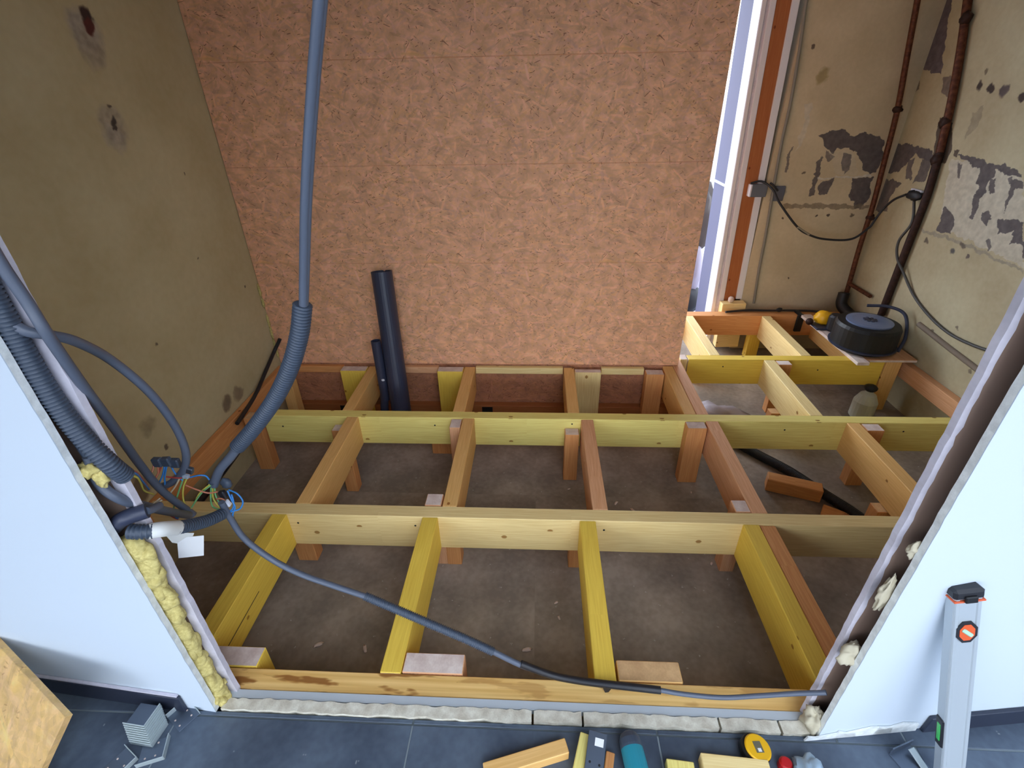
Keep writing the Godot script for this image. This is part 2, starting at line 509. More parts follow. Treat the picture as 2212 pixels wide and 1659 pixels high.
	M.wall_l = mat(Color.WHITE, 0.8, 0.0, wall_tex(640, 840, lw, 61, Color(0.81, 0.76, 0.60), Color(0.74, 0.68, 0.51), [
		[Vector2(-2.164, 1.719), Color(0.66, 0.62, 0.56), 0.8, 0.085], [Vector2(-2.164, 1.662), Color(0.64, 0.59, 0.50), 0.7, 0.07], [Vector2(-2.198, 1.771), Color(0.24, 0.17, 0.15), 1.0, 0.035], [Vector2(-2.193, 1.743), Color(0.34, 0.16, 0.13), 1.0, 0.03],
		[Vector2(-2.130, 1.417), Color(0.66, 0.61, 0.52), 0.75, 0.08], [Vector2(-2.115, 1.369), Color(0.66, 0.62, 0.55), 0.6, 0.06], [Vector2(-2.137, 1.430), Color(0.30, 0.26, 0.22), 1.0, 0.018], [Vector2(-2.135, 1.406), Color(0.32, 0.28, 0.24), 1.0, 0.014], [Vector2(-2.139, 1.484), Color(0.35, 0.30, 0.25), 0.9, 0.012],
		[Vector2(-1.729, 0.146), Color(0.38, 0.33, 0.27), 0.9, 0.018], [Vector2(-1.896, 0.577), Color(0.42, 0.36, 0.28), 0.9, 0.008], [Vector2(-2.461, 1.190), Color(0.35, 0.3, 0.25), 0.9, 0.007], [Vector2(-2.353, 0.817), Color(0.35, 0.3, 0.25), 0.9, 0.007], [Vector2(-2.671, 0.562), Color(0.35, 0.3, 0.25), 0.9, 0.007],
		[Vector2(-2.195, 0.078), Color(0.40, 0.33, 0.26), 0.7, 0.05], [Vector2(-2.309, 0.067), Color(0.45, 0.38, 0.30), 0.6, 0.05], [Vector2(-1.507, 0.076), Color(0.36, 0.27, 0.2), 0.7, 0.07], [Vector2(-1.684, 0.285), Color(0.55, 0.50, 0.38), 0.6, 0.05]]))
	var rw := Rect2(-3.8, -0.4, 2.9, 2.9)
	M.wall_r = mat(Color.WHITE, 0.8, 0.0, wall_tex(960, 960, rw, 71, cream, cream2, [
		[[Vector2(-3.282, 1.118), Vector2(-3.143, 1.124), Vector2(-2.756, 1.093), Vector2(-2.524, 0.707), Vector2(-2.701, 0.729), Vector2(-3.032, 0.752), Vector2(-3.159, 0.763)], pale, 0.55],  # paler plaster band, with the brighter light there put into its colour
		[[Vector2(-3.911, 1.143), Vector2(-3.711, 1.170), Vector2(-3.528, 1.159), Vector2(-3.430, 1.133), Vector2(-3.437, 1.092), Vector2(-3.589, 1.117), Vector2(-3.661, 1.056), Vector2(-3.690, 1.008), Vector2(-3.826, 0.968), Vector2(-3.908, 1.051)], stain, 0.95],
		[[Vector2(-3.647, 1.079), Vector2(-3.588, 1.086), Vector2(-3.555, 0.971), Vector2(-3.606, 0.964)], stain, 0.8], [[Vector2(-3.528, 1.102), Vector2(-3.428, 1.103), Vector2(-3.420, 0.980), Vector2(-3.526, 0.953), Vector2(-3.508, 1.042)], stain, 0.85],
		[[Vector2(-3.879, 0.913), Vector2(-3.712, 0.949), Vector2(-3.628, 0.938), Vector2(-3.704, 0.834), Vector2(-3.670, 0.745), Vector2(-3.808, 0.723), Vector2(-3.859, 0.844)], stain, 0.85],
		[[Vector2(-3.967, 1.984), Vector2(-3.769, 1.957), Vector2(-3.695, 1.743), Vector2(-3.623, 1.559), Vector2(-3.701, 1.556), Vector2(-3.848, 1.604), Vector2(-3.889, 1.758)], Color(0.40, 0.36, 0.37), 1.0],
		[[Vector2(-3.927, 1.558), Vector2(-3.815, 1.564), Vector2(-3.773, 1.466), Vector2(-3.890, 1.466)], Color(0.46, 0.40, 0.34), 0.9], [[Vector2(-3.596, 1.540), Vector2(-3.510, 1.547), Vector2(-3.474, 1.438), Vector2(-3.555, 1.447)], Color(0.46, 0.40, 0.36), 0.9],
		[[Vector2(-3.240, 1.147), Vector2(-3.159, 1.150), Vector2(-3.020, 1.138), Vector2(-2.882, 1.127), Vector2(-2.767, 1.112), Vector2(-2.758, 1.096), Vector2(-2.863, 1.095), Vector2(-2.943, 1.111), Vector2(-2.939, 1.085), Vector2(-2.953, 1.047), Vector2(-2.940, 1.004), Vector2(-2.956, 0.945), Vector2(-2.945, 0.861), Vector2(-2.975, 0.845), Vector2(-2.998, 0.928), Vector2(-3.003, 1.003), Vector2(-3.054, 1.097), Vector2(-3.169, 1.121)], stain, 0.95],
		[[Vector2(-2.952, 1.065), Vector2(-2.921, 1.074), Vector2(-2.890, 1.003), Vector2(-2.913, 0.990)], stain, 0.9], [[Vector2(-2.812, 1.068), Vector2(-2.747, 1.077), Vector2(-2.733, 1.045), Vector2(-2.783, 1.038), Vector2(-2.775, 0.969), Vector2(-2.772, 0.916), Vector2(-2.801, 0.982)], stain, 0.9],
		[[Vector2(-2.908, 0.898), Vector2(-2.873, 0.923), Vector2(-2.837, 0.875), Vector2(-2.844, 0.845), Vector2(-2.882, 0.855)], stain, 0.9], [[Vector2(-2.792, 0.880), Vector2(-2.727, 0.907), Vector2(-2.645, 0.907), Vector2(-2.548, 0.745), Vector2(-2.608, 0.801), Vector2(-2.660, 0.796), Vector2(-2.669, 0.848), Vector2(-2.709, 0.820), Vector2(-2.755, 0.819)], stain, 0.95],
		[[Vector2(-3.180, 0.874), Vector2(-3.123, 0.854), Vector2(-3.086, 0.842), Vector2(-3.057, 0.745), Vector2(-3.176, 0.738), Vector2(-3.179, 0.822)], stain, 0.95], [[Vector2(-3.216, 1.106), Vector2(-3.189, 1.109), Vector2(-3.160, 1.037), Vector2(-3.186, 1.033)], stain, 0.8], [[Vector2(-2.842, 1.081), Vector2(-2.819, 1.088), Vector2(-2.803, 1.043), Vector2(-2.816, 1.041)], stain, 0.8],
		[[Vector2(-2.799, 0.770), Vector2(-2.777, 0.785), Vector2(-2.753, 0.734), Vector2(-2.766, 0.725)], stain, 0.8], [[Vector2(-3.316, 0.722), Vector2(-3.021, 0.734), Vector2(-2.823, 0.724), Vector2(-2.520, 0.699), Vector2(-2.513, 0.687), Vector2(-2.823, 0.703), Vector2(-3.023, 0.712), Vector2(-3.304, 0.703)], Color(0.55, 0.52, 0.47), 0.6],
		[[Vector2(-3.503, 1.334), Vector2(-3.402, 1.319), Vector2(-3.319, 1.230), Vector2(-3.299, 1.097), Vector2(-3.416, 1.084), Vector2(-3.458, 1.180)], soot, 0.75], [[Vector2(-3.287, 1.176), Vector2(-3.240, 1.170), Vector2(-3.232, 1.133), Vector2(-3.279, 1.138)], soot, 0.7],
		[[Vector2(-3.258, 1.361), Vector2(-3.196, 1.389), Vector2(-3.178, 1.293), Vector2(-3.237, 1.236)], Color(0.55, 0.50, 0.42), 0.5],
		[Vector2(-3.285, 1.482), soot, 0.95, 0.026], [Vector2(-3.195, 1.473), soot, 0.95, 0.024], [Vector2(-3.105, 1.466), Color(0.36, 0.31, 0.3), 0.95, 0.030], [Vector2(-2.975, 1.440), soot, 0.95, 0.028], [Vector2(-3.275, 1.553), Color(0.42, 0.37, 0.3), 0.8, 0.015],
		[Vector2(-3.221, 0.661), Color(0.4, 0.35, 0.3), 0.9, 0.02], [Vector2(-2.993, 0.661), Color(0.36, 0.34, 0.33), 0.9, 0.028], [Vector2(-2.879, 0.659), Color(0.36, 0.32, 0.3), 0.9, 0.013], [Vector2(-2.938, 0.711), Color(0.40, 0.35, 0.3), 0.8, 0.02],
		[Vector2(-2.883, 0.204), Color(0.45, 0.4, 0.34), 0.8, 0.012], [Vector2(-2.729, 0.291), Color(0.45, 0.4, 0.34), 0.8, 0.012], [Vector2(-2.534, 0.126), Color(0.45, 0.4, 0.34), 0.8, 0.012]]))
	var bw := Rect2(1.3, -0.4, 1.2, 2.9)
	M.wall_b = mat(Color.WHITE, 0.8, 0.0, wall_tex(480, 1160, bw, 81, Color(0.84, 0.77, 0.64), Color(0.76, 0.69, 0.56), [
		[[Vector2(1.870, 1.219), Vector2(2.006, 1.255), Vector2(2.070, 1.217), Vector2(2.213, 1.225), Vector2(2.297, 1.186), Vector2(2.333, 1.064), Vector2(2.319, 0.984), Vector2(2.283, 0.967), Vector2(2.229, 1.002), Vector2(2.186, 1.060), Vector2(2.157, 1.111), Vector2(2.090, 1.134), Vector2(2.017, 1.140), Vector2(1.993, 1.102), Vector2(1.929, 1.158)], stain, 0.95],
		[[Vector2(2.059, 1.101), Vector2(2.113, 1.100), Vector2(2.136, 1.009), Vector2(2.100, 0.969)], stain, 0.85], [[Vector2(1.912, 1.091), Vector2(1.934, 1.080), Vector2(1.938, 0.918), Vector2(1.937, 0.833), Vector2(1.906, 0.834), Vector2(1.909, 0.977)], stain, 0.85], [[Vector2(1.984, 0.929), Vector2(2.056, 0.952), Vector2(2.033, 0.845), Vector2(1.965, 0.845), Vector2(1.957, 0.894)], stain, 0.9],
		[[Vector2(2.174, 0.945), Vector2(2.307, 0.949), Vector2(2.326, 0.818), Vector2(2.288, 0.744), Vector2(2.251, 0.745), Vector2(2.241, 0.794), Vector2(2.177, 0.819), Vector2(2.177, 0.879)], stain, 0.95], [[Vector2(1.702, 1.139), Vector2(1.718, 1.144), Vector2(1.718, 0.979), Vector2(1.700, 0.991)], stain, 0.7], [[Vector2(1.951, 1.125), Vector2(2.012, 1.079), Vector2(1.983, 1.057), Vector2(1.952, 1.080)], stain, 0.7],
		[[Vector2(1.751, 0.776), Vector2(1.977, 0.778), Vector2(2.343, 0.769), Vector2(2.351, 0.744), Vector2(1.758, 0.751)], Color(0.50, 0.44, 0.36), 0.7], [[Vector2(1.724, 1.407), Vector2(1.770, 1.406), Vector2(1.791, 1.204), Vector2(1.747, 1.127), Vector2(1.738, 1.205), Vector2(1.756, 1.270)], pale, 0.45],
		[[Vector2(1.928, 0.953), Vector2(2.290, 0.963), Vector2(2.294, 0.951), Vector2(1.930, 0.944)], pale, 0.8], [[Vector2(1.951, 1.125), Vector2(2.118, 1.122), Vector2(2.202, 0.973), Vector2(2.047, 0.964)], pale, 0.2],
		[Vector2(1.831, 0.981), Color(0.4, 0.35, 0.3), 0.8, 0.012], [Vector2(1.765, 0.686), soot, 0.8, 0.010], [Vector2(2.006, 0.697), soot, 0.8, 0.010], [Vector2(2.087, 0.697), soot, 0.8, 0.012], [Vector2(2.247, 0.699), soot, 0.6, 0.012], [Vector2(1.928, 0.230), soot, 0.8, 0.010], [Vector2(1.698, 1.710), soot, 0.7, 0.012],
		[Vector2(1.689, 0.861), Color(0.42, 0.40, 0.42), 0.8, 0.055], [Vector2(1.790, 1.555), Color(0.55, 0.48, 0.3), 0.6, 0.05]]))

# ------------------------------------------------------------------ the rooms
# jagged outline of a cut plasterboard: from x = 0 (the cut) to x = w (negative runs left)
func cut_board(w: float, h0: float, h1: float, t: float, sd: int, rough: float) -> ArrayMesh:
	var nz := noise(sd, 3.0, 4)
	var ol := PackedVector2Array()
	var n := 90
	for i in n + 1:
		var y := lerpf(h0, h1, i / float(n))
		var d := nz.get_noise_2d(y * 6.0, 0.0) * rough
		ol.append(Vector2(d, y))
	ol.append(Vector2(w, h1)); ol.append(Vector2(w, h0))
	return plate(ol, t, 1.0)

func uv_wall(n: String, a: Vector3, b: Vector3, out: Vector3, t: float, m: Material, parent: Node) -> void:
	# a plastered wall between the lower corner a and the upper corner b (one of x or z constant): u, v run 0..1 over its face
	var st := begin()
	var p := [a, Vector3(b.x, a.y, b.z), b, Vector3(a.x, b.y, a.z)]
	quad(st, p[0], p[1], p[2], p[3], out, [Vector2(0, 1), Vector2(1, 1), Vector2(1, 0), Vector2(0, 0)])
	var back := []
	for q in p: back.append(q - out * t)
	quad(st, back[0], back[1], back[2], back[3], -out)
	for i in 4:
		var j: int = (i + 1) % 4
		quad(st, p[i], p[j], back[j], back[i], (p[i] + p[j]) / 2 - (a + b) / 2, [Vector2(0.02, 0.02), Vector2(0.03, 0.02), Vector2(0.03, 0.03), Vector2(0.02, 0.03)])
	st.generate_tangents()
	part(n, st.commit(), m, parent)

func structure() -> void:
	# concrete slab of the back room
	var f := room("floor_slab")
	slab("concrete", Vector3(-1.9, SLAB - 0.15, -4.05), Vector3(2.6, SLAB, -0.60), M.concrete, f)
	# tiled floor of the front room: bed, then each tile
	f = room("floor")
	slab("screed", Vector3(-2.6, -0.5, -0.706), Vector3(2.8, -0.0012, 7.2), M.grout, f)
	var xs := [-2.6, -1.667, -1.0, -0.3335, 0.3335, 1.0, 1.667, 2.334, 2.8]
	var zs := [-0.693, -0.02, 0.65, 1.32, 1.98, 2.65, 3.32, 3.98, 4.65, 5.32, 5.98, 6.65, 7.2]
	for i in xs.size() - 1:
		for j in zs.size() - 1:
			slab("tile", Vector3(xs[i] + 0.0018, -0.010, zs[j] + 0.0018), Vector3(xs[i + 1] - 0.0018, 0.0, zs[j + 1] - 0.0018), M.tile, f, 0.0015)
	for q in [[-2.6, -1.667, -0.86], [-1.667, -0.965, -0.83], [-0.965, -0.3335, -0.706], [-0.3335, 0.3335, -0.706], [0.3335, 0.805, -0.706], [0.805, 0.985, -0.83], [0.985, 1.667, -0.97], [1.667, 2.334, -0.97], [2.334, 2.8, -0.97]]:
		slab("screed", Vector3(q[0], -0.36, q[2]), Vector3(q[1], -0.0012, -0.690), M.grout, f)
		slab("tile", Vector3(q[0] + 0.0018, -0.010, q[2]), Vector3(q[1] - 0.0018, 0.0, -0.6948), M.tile, f, 0.0015)
	# ceiling
	var c := room("ceiling")
	# with an added roof light over the front room, for more light from above
	for q in [[-2.8, 3.0, -4.05, 0.45], [-2.8, 3.0, 3.0, 7.4], [-2.8, -0.2, 0.45, 3.0], [2.1, 3.0, 0.45, 3.0]]: slab("plaster", Vector3(q[0], CEIL, q[2]), Vector3(q[1], CEIL + 0.15, q[3]), M.ceiling, c)
	var rl := room("added_window_3")
	for x in [-0.2, 0.92, 2.04]: slab("stile", Vector3(x, CEIL + 0.04, 0.45), Vector3(x + 0.06, CEIL + 0.12, 3.0), M.white_plastic, rl)
	for z in [0.45, 2.94]: slab("rail", Vector3(-0.14, CEIL + 0.04, z), Vector3(2.04, CEIL + 0.12, z + 0.06), M.white_plastic, rl)
	# old plastered walls of the back room
	var w := room("wall_left")
	uv_wall("plaster", Vector3(-1.676, -0.4, -2.9), Vector3(-1.676, CEIL, -0.7), Vector3(1, 0, 0), 0.15, M.wall_l, w)
	slab("plaster", Vector3(-1.83, -0.4, -4.05), Vector3(-1.676, CEIL, -2.9), M.wall_l, w)
	w = room("wall_right")
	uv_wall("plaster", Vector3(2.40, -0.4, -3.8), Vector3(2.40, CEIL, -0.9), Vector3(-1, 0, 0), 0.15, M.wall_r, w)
	w = room("wall_back")
	uv_wall("plaster", Vector3(1.60, -0.4, -3.8), Vector3(2.40, CEIL, -3.8), Vector3(0, 0, 1), 0.25, wall_b_part(1.60, 2.40), w)
	slab("masonry", Vector3(-1.83, -0.4, -4.05), Vector3(-0.55, CEIL, -3.8), M.ceiling, w)
	slab("lintel", Vector3(-0.55, 2.25, -4.05), Vector3(1.60, CEIL, -3.8), M.ceiling, w)
	# front room: white walls, a wide window far behind the viewer and a smaller one on the right
	w = room("wall_front_left")
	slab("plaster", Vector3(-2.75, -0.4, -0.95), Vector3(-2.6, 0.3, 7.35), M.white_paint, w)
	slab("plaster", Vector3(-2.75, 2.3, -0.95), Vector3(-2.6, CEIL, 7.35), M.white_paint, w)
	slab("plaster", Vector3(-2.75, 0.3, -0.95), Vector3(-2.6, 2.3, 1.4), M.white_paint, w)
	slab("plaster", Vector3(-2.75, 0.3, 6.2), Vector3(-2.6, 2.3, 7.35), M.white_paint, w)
	w = room("wall_rear")
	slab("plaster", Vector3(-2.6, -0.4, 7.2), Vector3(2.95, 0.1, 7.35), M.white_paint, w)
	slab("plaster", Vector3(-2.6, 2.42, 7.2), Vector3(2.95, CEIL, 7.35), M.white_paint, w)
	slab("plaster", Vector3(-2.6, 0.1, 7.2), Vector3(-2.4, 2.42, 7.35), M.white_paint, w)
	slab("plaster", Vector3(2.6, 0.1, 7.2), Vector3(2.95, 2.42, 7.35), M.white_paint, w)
	w = room("wall_front_right")
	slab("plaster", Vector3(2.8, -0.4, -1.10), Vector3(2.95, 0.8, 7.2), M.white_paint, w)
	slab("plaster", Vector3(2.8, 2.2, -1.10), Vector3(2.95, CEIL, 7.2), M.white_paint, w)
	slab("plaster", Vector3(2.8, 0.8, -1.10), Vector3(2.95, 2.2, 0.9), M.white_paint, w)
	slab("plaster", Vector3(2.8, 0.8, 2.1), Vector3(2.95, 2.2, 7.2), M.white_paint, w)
	# frames of those windows
	var wf := room("added_window_4")  # left window, unseen, added to throw light on the right wall
	for z in [1.4, 3.0, 4.6, 6.14]: slab("stile", Vector3(-2.70, 0.3, z), Vector3(-2.64, 2.3, z + 0.06), M.white_plastic, wf)
	for y in [0.3, 2.24]: slab("rail", Vector3(-2.70, y, 1.46), Vector3(-2.64, y + 0.06, 6.14), M.white_plastic, wf)
	wf = room("window_1")
	for x in [-2.4, -0.75, 0.9, 2.54]: slab("stile", Vector3(x, 0.1, 7.24), Vector3(x + 0.06, 2.42, 7.30), M.white_plastic, wf)
	for y in [0.1, 2.36]: slab("rail", Vector3(-2.34, y, 7.24), Vector3(2.54, y + 0.06, 7.30), M.white_plastic, wf)
	wf = room("window_2")
	for z in [0.9, 1.47, 2.04]: slab("stile", Vector3(2.84, 0.8, z), Vector3(2.90, 2.2, z + 0.06), M.white_plastic, wf)
	for y in [0.8, 2.14]: slab("rail", Vector3(2.84, y, 0.96), Vector3(2.90, y + 0.06, 2.04), M.white_plastic, wf)
	partition()

func wall_b_part(x0: float, x1: float) -> StandardMaterial3D:
	# the marks of the back wall were laid out over x 1.3..2.5; show the share that this wall covers
	var m: StandardMaterial3D = M.wall_b
	m.uv1_offset = Vector3((x0 - 1.3) / 1.2, 0, 0); m.uv1_scale = Vector3((x1 - x0) / 1.2, 1, 1)
	return m

func partition() -> void:
	# left and right of the opening: front board, cavity with wool and a metal stud, back board
	for s in [[-1.0, -0.900, "wall_partition_left", -5.0, 1.85, 0.029, 0.030], [1.0, 0.757, "wall_partition_right", 7.0, 2.15, -0.007, 0.014]]:
		var side: float = s[0]
		var w := room(s[2])
		w.position = Vector3(s[1], 0, -0.703); w.rotation.y = deg_to_rad(s[3])
		var wd: float = s[4]
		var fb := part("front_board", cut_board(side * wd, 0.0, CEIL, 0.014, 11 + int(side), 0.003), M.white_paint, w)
		# the bare gypsum core shows on the cut
		var core := begin()
		var nz := noise(11 + int(side), 3.0, 4)
		for i in 89:
			var y0 := lerpf(0.0, CEIL, i / 90.0)
			var y1 := lerpf(0.0, CEIL, (i + 1) / 90.0)
			var d0 := nz.get_noise_2d(y0 * 6.0, 0.0) * 0.003 - side * 0.0006
			var d1 := nz.get_noise_2d(y1 * 6.0, 0.0) * 0.003 - side * 0.0006
			quad(core, Vector3(d0, y0, -0.0012), Vector3(d1, y1, -0.0012), Vector3(d1, y1, -0.0152), Vector3(d0, y0, -0.0152), Vector3(-side, 0, 0))
			quad(core, Vector3(d0, y0, -0.0152), Vector3(d1, y1, -0.0152), Vector3(d1 + side * 0.02, y1, -0.0152), Vector3(d0 + side * 0.02, y0, -0.0152), Vector3(0, 0, -1))
		part("gypsum_core", core.commit(), M.gypsum, fb)
		var bb := part("back_board", cut_board(side * (wd + 0.02), -0.01, CEIL, 0.013, 31 + int(side), 0.002), M.kraft, w, Vector3(s[5] + side * 0.004, 0, -0.058))
		bb.set_meta("label", "brown paper back of the far plasterboard")
		# bare gypsum strip along its cut, where the paper is torn off
		var cs := PackedVector2Array()
		var nj := noise(31 + int(side), 3.0, 4)
		var nk := noise(91 + int(side), 6.0, 4)
		for i in 121:
			var y := lerpf(-0.01, CEIL, i / 120.0)
			cs.append(Vector2(nj.get_noise_2d(y * 14.0, 0.0) * 0.003, y))
		for i in 121:
			var y := lerpf(CEIL, -0.01, i / 120.0)
			cs.append(Vector2(side * float(s[6]) + nk.get_noise_2d(y * 14.0, 0.0) * 0.006, y))
		var cut := part("torn_strip", plate(cs, 0.0142), M.board_back, bb, Vector3(-side * 0.004, 0, 0.0008))
		cut.set_meta("label", "lilac white strip of bare gypsum")
		# closing piece deep in the cavity
		slab("stud", Vector3(minf(side * 0.30, side * 0.34), 0.0, -0.057), Vector3(maxf(side * 0.30, side * 0.34), CEIL, -0.0155), M.steel_dark, w)
	# wool bulging out of the left cavity
	var lw: Node = get_node("wall_partition_left")
	var wool := begin()
	var wr := RandomNumberGenerator.new(); wr.seed = 5
	for i in 30:
		var y := 0.03 + 0.60 * i / 29.0
		var big := 0.75 + 0.5 * smoothstep(0.25, 0.6, y)
		var m := lump(Vector3(wr.randf_range(0.05, 0.075) * big, wr.randf_range(0.06, 0.10), wr.randf_range(0.034, 0.041)), 0.42, 0.07, i, 18, 12)
		wool.append_from(m, 0, Transform3D(Basis(Vector3.BACK, wr.randf_range(-0.4, 0.4)), Vector3(-0.012 + wr.randf_range(-0.008, 0.006), y, -0.0365 + wr.randf_range(-0.002, 0.002))))
	var wo := part("mineral_wool", wool.commit(), M.rock_wool, lw)
	wo.set_meta("kind", "stuff")
	# tufts of fluff left on the right cut
	var rwn: Node = get_node("wall_partition_right")
	for q in [[0.0, 0.33, -0.030, Vector3(0.05, 0.075, 0.034)], [0.0, 0.56, -0.028, Vector3(0.03, 0.10, 0.016)], [-0.004, 0.035, -0.030, Vector3(0.05, 0.08, 0.05)], [0.003, 0.70, -0.022, Vector3(0.03, 0.04, 0.014)]]:
		var t := part("wool_tuft", lump(q[3], 0.7, 0.10, int(q[1] * 100)), M.fluff, rwn, Vector3(q[0], q[1], q[2]))
		t.set_meta("kind", "stuff")
	for q in [[0.0, 0.02, -0.028, Vector3(0.035, 0.05, 0.04)], [0.01, 0.075, -0.04, Vector3(0.03, 0.03, 0.03)], [-0.005, 0.86, -0.03, Vector3(0.045, 0.03, 0.03)], [0.01, 0.84, -0.035, Vector3(0.03, 0.05, 0.02)]]:
		var t := part("wool_tuft", lump(q[3], 0.7, 0.10, int(q[1] * 130) + 5), M.rock_wool, lw, Vector3(q[0], q[1], q[2]))
		t.set_meta("kind", "stuff")
	# what is left of the wall's foot across the opening: steel track and plaster pieces
	var base := room("trim_1")
	slab("steel_track", Vector3(-0.90, -0.02, -0.766), Vector3(0.745, 0.004, -0.742), M.track, base, 0.001)
	var cuts := [-0.89, -0.003, 0.135, 0.505, 0.665, 0.757]
	var rag := noise(55, 1.0, 4)
	for i in cuts.size() - 1:
		var ol := PackedVector2Array()
		var x0: float = cuts[i] + 0.003
		var x1: float = cuts[i + 1] - 0.003
		var n := int((x1 - x0) / 0.012) + 2
		for k in n + 1:
			var x := lerpf(x0, x1, k / float(n))
			ol.append(Vector2(x + (0.004 * rag.get_noise_2d(k * 3.0, 7.0) if k % n != 0 else 0.0), 0.709 + 0.006 * rag.get_noise_2d(x * 18.0, 0.0)))
		for k in n + 1:
			var x := lerpf(x1, x0, k / float(n))
			ol.append(Vector2(x, 0.739 + 0.006 * rag.get_noise_2d(x * 22.0, 5.0)))
		part("plaster_piece", plate(ol, 0.3), M.old_plaster, base, Vector3(0, 0.006 + 0.004 * rng.randf(), 0), Basis(Vector3.RIGHT, -PI / 2))
	# skirting tiles of the front room
	var sk := room("baseboard_left")
	sk.position = Vector3(-0.900, 0, -0.703); sk.rotation.y = deg_to_rad(-5.0)
	for i in 3: slab("skirting_tile", Vector3(-0.085 - 0.6 * (i + 1) + 0.003, 0.0, 0.001), Vector3(-0.085 - 0.6 * i, 0.068, 0.011), M.skirt, sk, 0.0015)
	slab("painted_sheen", Vector3(-1.86, 0.068, 0.001), Vector3(-0.09, 0.074, 0.008), M.board_back, sk)  # lilac strip: light reflected along the tile tops, put into colour
	sk = room("baseboard_right")
	sk.position = Vector3(0.757, 0, -0.703); sk.rotation.y = deg_to_rad(7.0)
	for i in 3: slab("skirting_tile", Vector3(0.285 + 0.6 * i, 0.0, 0.001), Vector3(0.282 + 0.6 * (i + 1), 0.068, 0.011), M.skirt, sk, 0.0015)
	for q in [[0.03, 0.14, 0.018], [0.12, 0.16, 0.03], [0.21, 0.12, 0.035]]:
		part("bare_plaster", plate(PackedVector2Array([Vector2(-q[1] / 2, 0), Vector2(q[1] / 2, 0), Vector2(q[1] * 0.47, q[2]), Vector2(0.1 * q[1], q[2] * 1.3), Vector2(-q[1] * 0.3, q[2] * 0.7), Vector2(-q[1] * 0.46, q[2] * 1.1)]), 0.004), M.gypsum, sk, Vector3(q[0], 0.001, 0.005))

